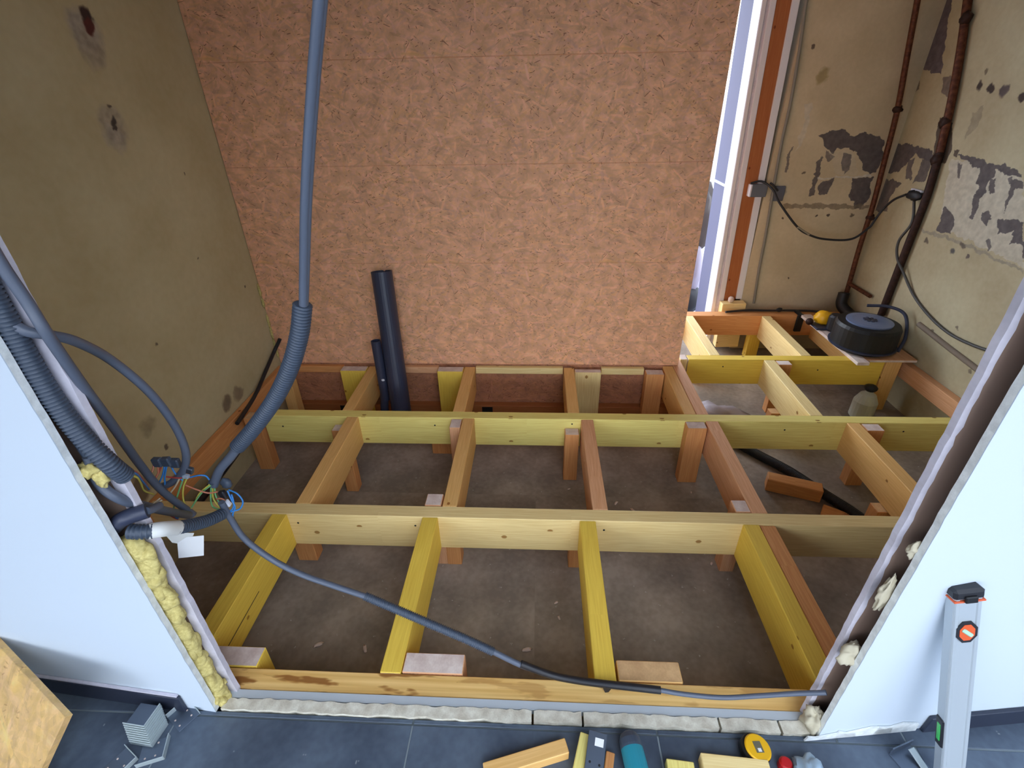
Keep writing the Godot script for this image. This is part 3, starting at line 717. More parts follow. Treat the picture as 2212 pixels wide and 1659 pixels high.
# ------------------------------------------------------------------ timber floor frame
func frame() -> void:
	var t := thing("joist_frame", "timber floor frame of yellow and tan joists on posts over the concrete slab", "joists")
	var H := -0.178
	var bm := func(n: String, x0: float, x1: float, z0: float, z1: float, grain: int, m: Material, e: Material, y0 := -0.178, y1 := 0.0) -> MeshInstance3D:
		return timber(n, Vector3(x0, y0, z0), Vector3(x1, y1, z1), grain, m, e, t)
	# beams from side to side
	part("rim_beam", box_mesh(Vector3(1.75, 0.177, 0.0625), 0.003, 0, Vector2(1.75 / 1.6, 0.3)), M.sill, t, Vector3(-0.085, -0.0895, -0.79975))
	var beams := []
	beams.append(bm.call("beam", -1.66, 2.38, -1.531, -1.467, 0, M.pale, M.end_white))
	beams.append(bm.call("beam", -1.50, 2.34, -2.253, -2.190, 0, M.yellow2, M.end_white))
	beams.append(bm.call("beam", 0.975, 2.20, -2.950, -2.886, 0, M.yellow, M.end_white))
	bm.call("beam", 0.90, 2.32, -3.700, -3.612, 0, M.orange, M.end_tan, -0.16, 0.0)
	# joists, front row
	bm.call("joist", -1.100, -1.036, -1.467, -0.831, 2, M.yellow, M.end_white)
	bm.call("joist", -0.465, -0.401, -1.467, -0.831, 2, M.yellow, M.end_white)
	bm.call("joist", 0.179, 0.243, -1.467, -0.831, 2, M.yellow, M.end_white)
	bm.call("joist", 0.826, 0.889, -1.467, -0.831, 2, M.yellow, M.end_white)
	bm.call("joist", 0.890, 0.953, -1.467, -0.84, 2, M.orange, M.end_tan, H, -0.004)
	# middle row
	bm.call("joist", -1.027, -0.963, -2.190, -1.531, 2, M.tan, M.end_white)
	bm.call("joist", -0.394, -0.332, -2.190, -1.531, 2, M.tan, M.end_white)
	bm.call("joist", 0.237, 0.300, -2.190, -1.531, 2, M.pink, M.end_white)
	bm.call("joist", 0.884, 0.948, -2.190, -1.531, 2, M.pink, M.end_white)
	bm.call("joist", 1.600, 1.664, -2.190, -1.531, 2, M.tan, M.end_white)
	# back row
	bm.call("joist", -1.075, -1.012, -2.765, -2.253, 2, M.tan, M.end_white)
	bm.call("joist", -0.458, -0.392, -2.765, -2.253, 2, M.tan, M.end_white)
	bm.call("joist", 0.169, 0.232, -2.765, -2.253, 2, M.tan, M.end_white)
	bm.call("joist", 0.790, 0.853, -2.795, -2.253, 2, M.tan, M.end_white)
	bm.call("joist", 0.855, 0.918, -2.885, -2.253, 2, M.pink, M.end_white)
	bm.call("joist", 1.446, 1.513, -2.886, -2.253, 2, M.pale, M.end_white)
	# right hand corner at the back
	bm.call("joist", 1.128, 1.192, -3.612, -2.950, 2, M.pale, M.end_white)
	bm.call("joist", 1.708, 1.772, -3.612, -2.950, 2, M.pale, M.end_white)
	bm.call("joist", 2.10, 2.164, -3.612, -2.950, 2, M.tan, M.end_white)
	bm.call("plank", 1.985, 2.06, -3.60, -2.82, 2, M.end_white, M.end_white, -0.001, 0.020)
	bm.call("plank", 2.065, 2.37, -3.45, -2.86, 2, M.pink, M.end_white, 0.0005, 0.018)
	# posts: offcuts of the same timber on end
	for p in [[-1.02, -0.848, -0.897, -0.834, 0.0, "yellow", "end_white"], [-0.398, -0.214, -0.897, -0.834, 0.0, "pink", "end_white"], [0.250, 0.437, -0.897, -0.834, 0.0, "tan", "end_tan"],
			[-0.470, -0.400, -1.606, -1.535, 0.0, "pink", "end_white"], [0.822, 0.883, -1.604, -1.535, 0.0, "pink", "end_white"],
			[0.152, 0.225, -2.186, -2.125, -0.055, "orange", "end_white"], [0.778, 0.876, -2.186, -2.124, -0.002, "orange", "end_white"], [-0.455, -0.398, -2.186, -2.105, -0.004, "pink", "end_white"], [-1.10, -1.035, -2.186, -2.125, -0.05, "orange", "end_white"],
			[-1.10, -1.01, -1.60, -1.534, -0.19, "orange", "end_tan"], [0.150, 0.205, -1.60, -1.534, -0.19, "orange", "end_tan"], [-0.40, -0.335, -1.60, -1.534, -0.19, "orange", "end_tan"],
			[1.670, 1.755, -2.186, -2.124, -0.002, "orange", "end_white"], [1.517, 1.60, -2.882, -2.826, -0.002, "orange", "end_white"], [1.40, 1.56, -2.60, -2.54, -0.18, "orange", "end_tan"],
			[2.205, 2.30, -2.945, -2.880, -0.002, "tan", "end_tan"], [1.66, 1.75, -3.690, -3.625, -0.165, "yellow", "end_tan"], [0.925, 0.970, -2.96, -2.89, -0.002, "pale", "end_white"],
			[-1.245, -1.08, -2.764, -2.70, 0.0, "yellow", "end_white"], [-0.625, -0.463, -2.764, -2.70, 0.0, "yellow", "end_white"], [0.237, 0.40, -2.764, -2.72, -0.01, "pale", "end_white"], [0.675, 0.783, -2.764, -2.70, -0.01, "orange", "end_white"],
			[1.56, 1.66, -1.80, -1.735, -0.18, "orange", "end_tan"], [-0.62, -0.46, -2.40, -2.34, -0.19, "orange", "end_tan"], [0.85, 0.93, -2.52, -2.46, -0.18, "orange", "end_tan"], [1.13, 1.19, -3.3, -3.22, -0.18, "tan", "end_tan"], [-1.03, -0.965, -2.06, -2.0, -0.18, "orange", "end_tan"]]:
		timber("post", Vector3(p[0], SLAB, p[2]), Vector3(p[1], p[4], p[3]), 1, M[p[5]], M[p[6]], t)
	# two leaning posts on the left
	timber("post", Vector3(-1.60, SLAB, -2.24), Vector3(-1.515, -0.01, -2.17), 1, M.orange, M.end_tan, t)
	timber("post", Vector3(-1.60, SLAB, -2.68), Vector3(-1.53, -0.05, -2.61), 1, M.tan, M.end_tan, t)
	# batten ledgers under the board wall and along the side walls
	bm.call("ledger", -1.66, -1.25, -2.797, -2.766, 0, M.orange, M.end_tan, -0.05, -0.005)
	bm.call("ledger", -0.39, 0.165, -2.797, -2.766, 0, M.pale, M.end_tan, -0.05, -0.005)
	bm.call("ledger", 0.405, 0.672, -2.797, -2.766, 0, M.pale, M.end_tan, -0.05, -0.005)
	bm.call("ledger", -1.00, -0.63, -2.797, -2.766, 0, M.pink, M.end_tan, -0.05, -0.005)
	bm.call("ledger", -1.674, -1.635, -2.76, -0.85, 2, M.orange, M.end_tan, -0.10, 0.0)
	bm.call("ledger", 2.345, 2.398, -3.60, -1.00, 2, M.pink, M.end_tan, -0.135, -0.035)
	bm.call("bottom_plate", -1.66, 0.90, -2.796, -2.745, 0, M.brown, M.end_tan, SLAB, SLAB + 0.085)
	for x in [-0.325, -1.28]: slab("steel_washer", Vector3(x - 0.035, SLAB + 0.012, -2.745), Vector3(x + 0.035, SLAB + 0.075, -2.741), M.black, t)
	slab("crack", Vector3(-1.0365, -0.102, -1.17), Vector3(-1.0352, -0.099, -0.90), M.black, t)
	# nail heads on the beam faces
	var nail := lathe([Vector2(0, 0.0012), Vector2(0.0045, 0.0012), Vector2(0.0045, 0.0)], 8)
	var fz := Basis(Vector3.RIGHT, PI / 2)
	for p in [[-1.40, -0.07, 1], [-1.05, -0.05, 1], [-0.55, -0.05, 1], [0.19, -0.03, 1], [1.3, -0.05, 1], [1.9, -0.05, 1], [-0.50, -0.05, 0], [-1.0, -0.05, 0], [0.28, -0.05, 0], [1.2, -0.05, 2], [1.8, -0.07, 2]]:
		var on: MeshInstance3D = beams[p[2]]
		part("nail", nail, M.black, on, Vector3(p[0], p[1], [-1.467, -2.190, -2.886][p[2]]) - on.position, fz)

# ------------------------------------------------------------------ board wall, pipes, old walls' fittings
func back_room() -> void:
	var w := room("wall_board")
	var ys := [0.004, 0.66, 1.18, 1.65, 2.15, CEIL]
	for i in 5: slab("osb_panel", Vector3(-1.674, ys[i], -2.815), Vector3(0.886, ys[i + 1], -2.797), M.osb, w, 0.0025)
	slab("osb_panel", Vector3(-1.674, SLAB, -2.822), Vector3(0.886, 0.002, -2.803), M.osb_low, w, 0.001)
	# studs behind it
	for x in [-1.6, -0.8, 0.0, 0.83]: slab("stud", Vector3(x, SLAB, -2.90), Vector3(x + 0.05, CEIL, -2.824), M.tan, w)
	# torn plaster along the corner of the left wall
	var wl: Node = get_node("wall_left")
	for q in [[0.50, 0.05], [0.42, 0.04], [0.30, 0.05], [0.22, 0.06], [0.14, 0.05], [0.08, 0.04]]:
		part("plaster_flake", lump(Vector3(0.012, q[1] * 1.5, 0.022), 0.7, 0.2, int(q[0] * 90)), M.rock_wool, wl, Vector3(-1.672, q[0], -2.79))
	# dark pipes standing before the board wall
	var p := thing("drain_pipe", "tall open dark grey plastic pipe leaning against the board wall", "pipe")
	var tp := Vector3(-0.895, 0.630, -2.745)
	var bt := Vector3(-0.845, SLAB, -2.56)
	part("pipe", hollow(bt, tp, 0.060, 0.054), M.tube_grey, p)
	p = thing("thin_pipe", "thin dark grey plastic pipe beside the tall one, bent over at its foot", "pipe")
	part("pipe", hollow(Vector3(-0.952, -0.08, -2.62), Vector3(-0.960, 0.240, -2.64), 0.029, 0.025), M.tube_grey, p)
	part("lower_pipe", tube([Vector3(-0.952, -0.06, -2.62), Vector3(-0.958, -0.15, -2.615), Vector3(-0.970, -0.25, -2.61), Vector3(-0.98, SLAB, -2.605)], 0.025, 16), M.tube_grey, p)
	part("white_patch", lump(Vector3(0.022, 0.016, 0.01), 0.4, 0.2, 4, 10, 8), M.white_plastic, p, Vector3(-0.940, -0.005, -2.595))  # small white lump on the pipe
	# black cable on the left wall
	p = thing("black_cable", "black cable running down the left wall onto the orange batten", "cable")
	part("cable", tube([Vector3(-1.611, 0.193, -2.760), Vector3(-1.655, 0.117, -2.729), Vector3(-1.655, 0.060, -2.592), Vector3(-1.645, 0.003, -2.413), Vector3(-1.620, -0.003, -2.249), Vector3(-1.600, -0.002, -2.114)], 0.011, 8), M.cable_dark, p)
	part("clip", lump(Vector3(0.04, 0.03, 0.03), 0.3, 0.2, 3, 10, 8), M.white_plastic, p, Vector3(-1.714, -0.108, -2.240))
	p = thing("floor_band", "black band lying along the foot of the left wall", "cable")
	part("cable", tube([Vector3(-1.61, -0.10, -2.22), Vector3(-1.605, -0.13, -2.1), Vector3(-1.60, -0.14, -1.9), Vector3(-1.60, -0.15, -1.7), Vector3(-1.61, -0.15, -1.56)], 0.02, 8), M.cable_dark, p)  # dark band swept along the wall foot
	# copper pipes in the right corner
	p = thing("copper_pipe", "thin brown copper pipe running down the corner of the stained walls", "pipe")
	part("pipe", tube([Vector3(2.174, 2.052, -3.740), Vector3(2.197, 1.925, -3.740), Vector3(2.246, 1.654, -3.750), Vector3(2.294, 1.355, -3.750), Vector3(2.319, 1.054, -3.750), Vector3(2.341, 0.755, -3.750), Vector3(2.344, 0.496, -3.750), Vector3(2.356, 0.253, -3.750), Vector3(2.365, 0.050, -3.750)], 0.017, 10), M.copper, p)
	for q in [[1939, 236], [1880, 470]]: part("clamp", lump(Vector3(0.06, 0.05, 0.05), 0.3, 0.2, 2, 10, 8), M.copper_dark, p, at_z(q[0], q[1]))
	part("pipe_branch", tube([Vector3(2.349, 0.210, -3.750), Vector3(2.377, 0.198, -3.680), Vector3(2.377, 0.199, -3.500)], 0.014, 8), M.copper, p)
	p = thing("dark_pipe", "thick dark brown pipe slanting down the right hand stained wall", "pipe")
	part("pipe", tube([Vector3(2.375, 2.029, -3.633), Vector3(2.375, 1.901, -3.583), Vector3(2.375, 1.659, -3.491), Vector3(2.375, 1.410, -3.414), Vector3(2.375, 1.148, -3.353)], 0.022, 10), M.copper, p)
	part("lower_pipe", tube([Vector3(2.375, 1.148, -3.353), Vector3(2.375, 0.892, -3.322), Vector3(2.375, 0.638, -3.323), Vector3(2.375, 0.362, -3.325), Vector3(2.375, 0.129, -3.326)], 0.023, 10), M.copper_dark, p)
	for q in [Vector3(2.370, 1.812, -3.537), Vector3(2.370, 1.304, -3.400), Vector3(2.370, 1.110, -3.355)]: part("clamp", lump(Vector3(0.05, 0.07, 0.07), 0.3, 0.2, 9, 10, 8), M.copper_dark, p, q)
	p = thing("junction_fitting", "small grey cable fitting behind the slanting dark pipe", "fitting")
	part("body", lump(Vector3(0.05, 0.06, 0.13), 0.5, 0.25, 12, 14, 10), M.cable_dark, p, Vector3(2.360, 0.900, -3.407))
	part("clip", box_mesh(Vector3(0.02, 0.015, 0.1), 0.002), M.white_plastic, p, Vector3(2.370, 0.926, -3.412))
	p = thing("thin_white_conduit", "thin grey conduit with a black lower end high up by the copper pipe", "conduit")
	part("conduit", tube([Vector3(2.385, 2.056, -4.082), Vector3(2.385, 1.959, -4.041), Vector3(2.385, 1.709, -3.926)], 0.012, 8), M.white_plastic, p)
	part("end_wire", tube([Vector3(2.385, 1.714, -3.929), Vector3(2.380, 1.646, -3.898), Vector3(2.378, 1.583, -3.848)], 0.008, 8), M.cable_dark, p)
	p = thing("wall_conduit", "thin grey conduit running down the plaster beside the brown door post", "conduit")
	part("conduit", tube([Vector3(1.579, 2.032, -3.785), Vector3(1.582, 1.945, -3.785), Vector3(1.606, 1.716, -3.785), Vector3(1.627, 1.417, -3.785), Vector3(1.630, 1.173, -3.785), Vector3(1.645, 0.910, -3.785), Vector3(1.667, 0.591, -3.785), Vector3(1.680, 0.315, -3.785), Vector3(1.701, 0.036, -3.785)], 0.010, 8), mat(Color(0.52, 0.50, 0.46), 0.7), p)
	p = thing("swag_cable", "black cable sagging from the door post box across the stained corner", "cable")
	part("cable", tube([Vector3(1.466, 0.930, -3.740), Vector3(1.532, 0.943, -3.730), Vector3(1.602, 0.899, -3.700), Vector3(1.670, 0.805, -3.680), Vector3(1.817, 0.652, -3.660), Vector3(1.917, 0.596, -3.650), Vector3(2.031, 0.569, -3.640), Vector3(2.192, 0.576, -3.620), Vector3(2.289, 0.658, -3.620)], 0.0075, 8), M.cable_dark, p)
	part("cable_end", tube([Vector3(2.289, 0.658, -3.620), Vector3(2.330, 0.765, -3.621), Vector3(2.350, 0.842, -3.573), Vector3(2.360, 0.892, -3.485)], 0.0075, 8), M.cable_dark, p)
	part("tape_wrap", tube([Vector3(1.817, 0.652, -3.660), Vector3(1.868, 0.621, -3.655), Vector3(1.909, 0.600, -3.650)], 0.0085, 8), mat(Color(0.62, 0.58, 0.50), 0.7), p)
	p = thing("loop_cable", "grey cable looping off the dark pipe and down across the right wall", "cable")
	part("cable", tube([Vector3(2.370, 0.876, -3.413), Vector3(2.360, 0.749, -3.343), Vector3(2.340, 0.627, -3.368), Vector3(2.350, 0.528, -3.344), Vector3(2.370, 0.446, -3.260), Vector3(2.390, 0.340, -3.122), Vector3(2.390, 0.277, -2.932), Vector3(2.390, 0.250, -2.757), Vector3(2.390, 0.259, -2.583), Vector3(2.390, 0.290, -2.410)], 0.0085, 8), mat(Color(0.28, 0.27, 0.26), 0.5), p)
	p = thing("wall_trunking", "brown capping strip along the foot of the right hand wall", "conduit")
	part("strip", tube([Vector3(2.393, 0.202, -2.999), Vector3(2.393, 0.174, -2.697), Vector3(2.393, 0.153, -2.425)], 0.016, 8), mat(Color(0.52, 0.46, 0.40), 0.8), p)
	p = thing("skirting_cable", "black cable lying on the rear beam along the wall foot", "cable")
	part("cable", tube([Vector3(1.45, 0.012, -3.66), Vector3(1.62, 0.014, -3.69), Vector3(1.78, 0.016, -3.68), Vector3(1.95, 0.014, -3.69), Vector3(2.12, 0.012, -3.68), Vector3(2.22, 0.02, -3.60)], 0.0085, 8), M.cable_dark, p)
	part("plug", lump(Vector3(0.05, 0.035, 0.03), 0.2, 0.2, 2, 10, 8), M.black, p, Vector3(1.86, 0.022, -3.68))
	p = thing("black_elbow", "black plastic pipe elbow in the far corner of the stained walls", "pipe")
	part("elbow", tube([Vector3(2.30, 0.16, -3.68), Vector3(2.30, 0.07, -3.66), Vector3(2.34, 0.02, -3.58), Vector3(2.35, 0.0, -3.46)], 0.038, 12), M.black, p)
	p = thing("clamp_tool", "dark metal clamp hooked over the rear beam", "clamp")
	part("jaw", box_mesh(Vector3(0.05, 0.14, 0.02), 0.004), M.black, p, Vector3(1.99, -0.05, -3.598))
	part("bar", box_mesh(Vector3(0.03, 0.02, 0.10), 0.004), M.black, p, Vector3(1.99, 0.012, -3.635))
	# cable drum and yellow tool on the planks
	p = thing("cable_drum", "round black drum with a blue grey disc on top, on the planks", "drum", Vector3(2.13, 0.0185, -3.06))
	part("drum", lathe([Vector2(0, 0), Vector2(0.165, 0), Vector2(0.185, 0.015), Vector2(0.185, 0.15), Vector2(0.175, 0.17), Vector2(0.13, 0.172)], 40), M.black, p)
	var disc := part("disc", lathe([Vector2(0.13, 0.170), Vector2(0.132, 0.182), Vector2(0.10, 0.186), Vector2(0, 0.186)], 40), mat(Color(0.45, 0.50, 0.62), 0.35), p)
	for k in 4: part("disc_rib", box_mesh(Vector3(0.08, 0.006, 0.016), 0.002), M.tube_grey, disc, Vector3(0, 0.188, 0), Basis(Vector3.UP, k * PI / 4))
	part("stand", tube([Vector3(0.16, 0.02, 0.12), Vector3(0.215, 0.10, 0.06), Vector3(0.22, 0.21, -0.02), Vector3(0.16, 0.235, -0.10), Vector3(0.05, 0.225, -0.15)], 0.010, 10), M.tube_grey, p)
	part("foot_rim", lathe([Vector2(0.17, 0.02), Vector2(0.195, 0.02), Vector2(0.197, 0.03), Vector2(0.17, 0.034)], 40), M.tube_grey, p)
	p = thing("yellow_tool", "small yellow and black power tool lying beside the drum", "tool", Vector3(2.02, 0.021, -3.38))
	part("housing", lump(Vector3(0.13, 0.10, 0.12), 0.25, 0.12, 5, 18, 12), M.yellow_plastic, p, Vector3(0.02, 0.055, -0.02))
	part("motor", lathe([Vector2(0, 0), Vector2(0.045, 0), Vector2(0.05, 0.012), Vector2(0.05, 0.10), Vector2(0.04, 0.115), Vector2(0, 0.115)], 20), M.cable_dark, p, Vector3(0.055, 0.0, 0.075))
	part("guard", box_mesh(Vector3(0.12, 0.014, 0.12), 0.004), M.tube_grey, p, Vector3(0, 0.007, 0.02))
	part("knob", lump(Vector3(0.05, 0.05, 0.05), 0.1, 0.1, 2, 12, 8), M.copper_dark, p, Vector3(-0.075, 0.03, -0.01))
	# things on the slab
	p = thing("white_jug", "cloudy white plastic jug with black cap under the right hand beam", "jug", Vector3(2.11, SLAB, -2.80))
	part("body", lathe([Vector2(0, 0), Vector2(0.06, 0), Vector2(0.068, 0.01), Vector2(0.068, 0.12), Vector2(0.045, 0.17), Vector2(0.022, 0.185), Vector2(0.022, 0.2)], 20), mat(Color(0.78, 0.78, 0.72), 0.5), p)
	part("cap", lump(Vector3(0.075, 0.05, 0.075), 0.1, 0.1, 2, 12, 8), M.black, p, Vector3(0, 0.215, 0))
	p = thing("slab_conduit", "black corrugated conduit lying on the slab beneath the right joists", "conduit")
	part("conduit", tube([Vector3(1.16, -0.335, -2.50), Vector3(1.27, -0.335, -2.36), Vector3(1.40, -0.335, -2.20), Vector3(1.49, -0.335, -2.04), Vector3(1.59, -0.335, -1.87), Vector3(1.66, -0.335, -1.66)], 0.027, 12, 0.008), M.cable_dark, p)
	p = thing("timber_offcut", "brown timber offcut lying on the slab beside the black conduit", "offcut", Vector3(1.36, SLAB + 0.04, -2.06))
	part("wood", box_mesh(Vector3(0.26, 0.078, 0.07), 0.003, 0), M.orange, p, Vector3.ZERO, Basis(Vector3.UP, -0.35))
	p = thing("foil_sheet", "crumpled grey plastic sheet on the slab beneath the rear joists", "sheet", Vector3(1.17, SLAB + 0.02, -2.70))
	part("sheet", lump(Vector3(0.42, 0.08, 0.36), 0.5, 0.16, 19, 28, 16), mat(Color(0.62, 0.58, 0.60), 0.35), p)
	p = thing("slab_board", "flat timber board lying on the slab near the beams", "board", Vector3(1.62, SLAB + 0.012, -1.80))
	part("wood", box_mesh(Vector3(0.42, 0.022, 0.09), 0.003, 0), M.orange, p, Vector3.ZERO, Basis(Vector3.UP, -0.6))
	# grey patch of filler on the slab and shavings
	p = thing("filler_spot", "round pale grey filler spot on the slab before the front right joist", "spot", Vector3(0.415, SLAB, -1.06))
	part("filler", lump(Vector3(0.085, 0.006, 0.10), 0.25, 0.1, 2, 20, 6), mat(Color(0.62, 0.60, 0.55), 0.8), p)
	var chip := lump(Vector3(0.035, 0.006, 0.014), 0.6, 0.2, 6, 8, 5)
	for q in [[0.84, -1.56, 0.3], [0.80, -1.575, 1.1], [0.18, -2.05, 0.5], [0.83, -2.04, 1.3], [-0.20, -0.93, 0.8], [-0.17, -1.00, 1.6], [-0.03, -1.14, 0.2], [0.09, -1.35, 0.6], [0.10, -1.28, 1.9], [-0.85, -1.13, 0.5], [-0.66, -1.12, 2.0], [0.42, -1.95, 1.0], [0.5, -1.9, 2.2], [0.62, -1.85, 0.1]]:
		var c := part("wood_shaving", chip, M.end_white, self, Vector3(q[0], SLAB + 0.004, q[1]), Basis(Vector3.UP, q[2]).scaled(Vector3.ONE * rng.randf_range(0.6, 1.3)))
		c.name = numbered("wood_shaving"); tag(c, "small pale wood shaving lying on the dark slab", "shaving", "wood shavings on the slab")

func at_z(u: float, v: float) -> Vector3:
	return {1939.0: Vector3(2.293, 1.365, -3.750), 1880.0: Vector3(2.350, 0.692, -3.750)}[u]

# an open pipe with wall thickness between two points
func hollow(a: Vector3, b: Vector3, r: float, ri: float) -> ArrayMesh:
	var st := begin(); st.set_smooth_group(-1)
	var t := (b - a).normalized()
	var x := t.cross(Vector3.BACK).normalized()
	var y := x.cross(t).normalized()
	var n := 28
	for k in n:
		var d0 := x * cos(TAU * k / n) + y * sin(TAU * k / n)
		var d1 := x * cos(TAU * (k + 1) / n) + y * sin(TAU * (k + 1) / n)
		quad(st, a + d0 * r, a + d1 * r, b + d1 * r, b + d0 * r, d0 + d1)
		quad(st, b + d0 * ri, b + d1 * ri, b + d1 * ri - t * 0.4, b + d0 * ri - t * 0.4, -(d0 + d1))
		quad(st, b + d0 * r, b + d1 * r, b + d1 * ri, b + d0 * ri, t)
	return st.commit()

# ------------------------------------------------------------------ door opening at the back right, and what is outside it
func doorway() -> void:
	var d := room("door_1")
	d.position = Vector3(0.018, 0, -3.8); d.rotation.z = deg_to_rad(1.7)
	var lo := -0.36
	slab("white_trim", Vector3(1.545, 0.02, -0.10), Vector3(1.590, 2.26, 0.004), M.white_plastic, d, 0.002)
	timber("wood_post", Vector3(1.455, lo, -0.10), Vector3(1.545, 2.26, -0.006), 1, M.brown, M.end_tan, d)
	slab("frame", Vector3(1.418, lo, -0.12), Vector3(1.455, 2.26, 0.0), M.white_plastic, d, 0.003)
	slab("frame_groove", Vector3(1.400, lo, -0.13), Vector3(1.418, 2.26, -0.016), M.board_back, d)
	slab("frame", Vector3(1.370, lo, -0.15), Vector3(1.400, 2.26, -0.004), M.white_plastic, d, 0.004)
	slab("reveal", Vector3(1.380, lo, -0.42), Vector3(1.60, 2.26, -0.15), mat(Color(0.38, 0.38, 0.48), 0.7), d)
	slab("weather_bar", Vector3(1.372, 0.835, -0.40), Vector3(1.382, 0.852, -0.16), M.white_plastic, d)
	slab("sill_block", Vector3(1.42, lo, 0.01), Vector3(1.60, 0.012, 0.085), M.pale, d, 0.003)
	part("sill_knob", lump(Vector3(0.045, 0.05, 0.04), 0.2, 0.1, 3, 12, 8), M.end_white, d, Vector3(1.49, 0.035, 0.05))
	# fittings on the post
	var p := thing("socket_box", "grey plastic box fixed on the brown door post", "box")
	part("box", box_mesh(Vector3(0.11, 0.085, 0.05), 0.004), mat(Color(0.40, 0.42, 0.46), 0.5), p, Vector3(1.538, 0.879, -3.775))
	part("side", box_mesh(Vector3(0.012, 0.08, 0.052), 0.002), M.white_plastic, p, Vector3(1.477, 0.879, -3.775) + Vector3(0.004, 0, 0))
	p = thing("wall_socket", "small grey cable box on the plaster right of the door post", "box")
	part("box", box_mesh(Vector3(0.085, 0.10, 0.02), 0.004), mat(Color(0.36, 0.37, 0.41), 0.6), p, Vector3(1.687, 0.853, -3.790))
	part("wire_stub", tube([Vector3(1.614, 0.926, -3.780), Vector3(1.636, 0.908, -3.760), Vector3(1.671, 0.876, -3.765)], 0.007, 8), M.cable_dark, p)
	# outside
	var g := room("terrace")
	slab("paving", Vector3(-6, -0.55, -12), Vector3(6, -0.37, -4.06), mat(Color(0.62, 0.62, 0.66), 0.8), g)
	slab("added_shade_roof", Vector3(-1.2, 2.45, -5.0), Vector3(3.2, 2.57, -4.06), M.white_paint, g)  # unseen roof, added to keep sky light off the reveal
	p = thing("grey_bundle", "grey bundle standing outside the door opening beside the frame", "bundle", Vector3(1.42, -0.37, -4.62))
	part("bundle", lump(Vector3(0.34, 0.62, 0.3), 0.35, 0.14, 23), mat(Color(0.36, 0.34, 0.34), 0.8), p, Vector3(-0.02, 0.86, 0))
	part("pale_roll", lump(Vector3(0.36, 0.5, 0.3), 0.3, 0.12, 29), mat(Color(0.66, 0.64, 0.72), 0.6), p, Vector3(-0.05, 0.42, 0.04))
	part("base", lump(Vector3(0.42, 0.36, 0.36), 0.25, 0.12, 31), mat(Color(0.14, 0.15, 0.18), 0.7), p, Vector3(-0.08, 0.16, 0.06))

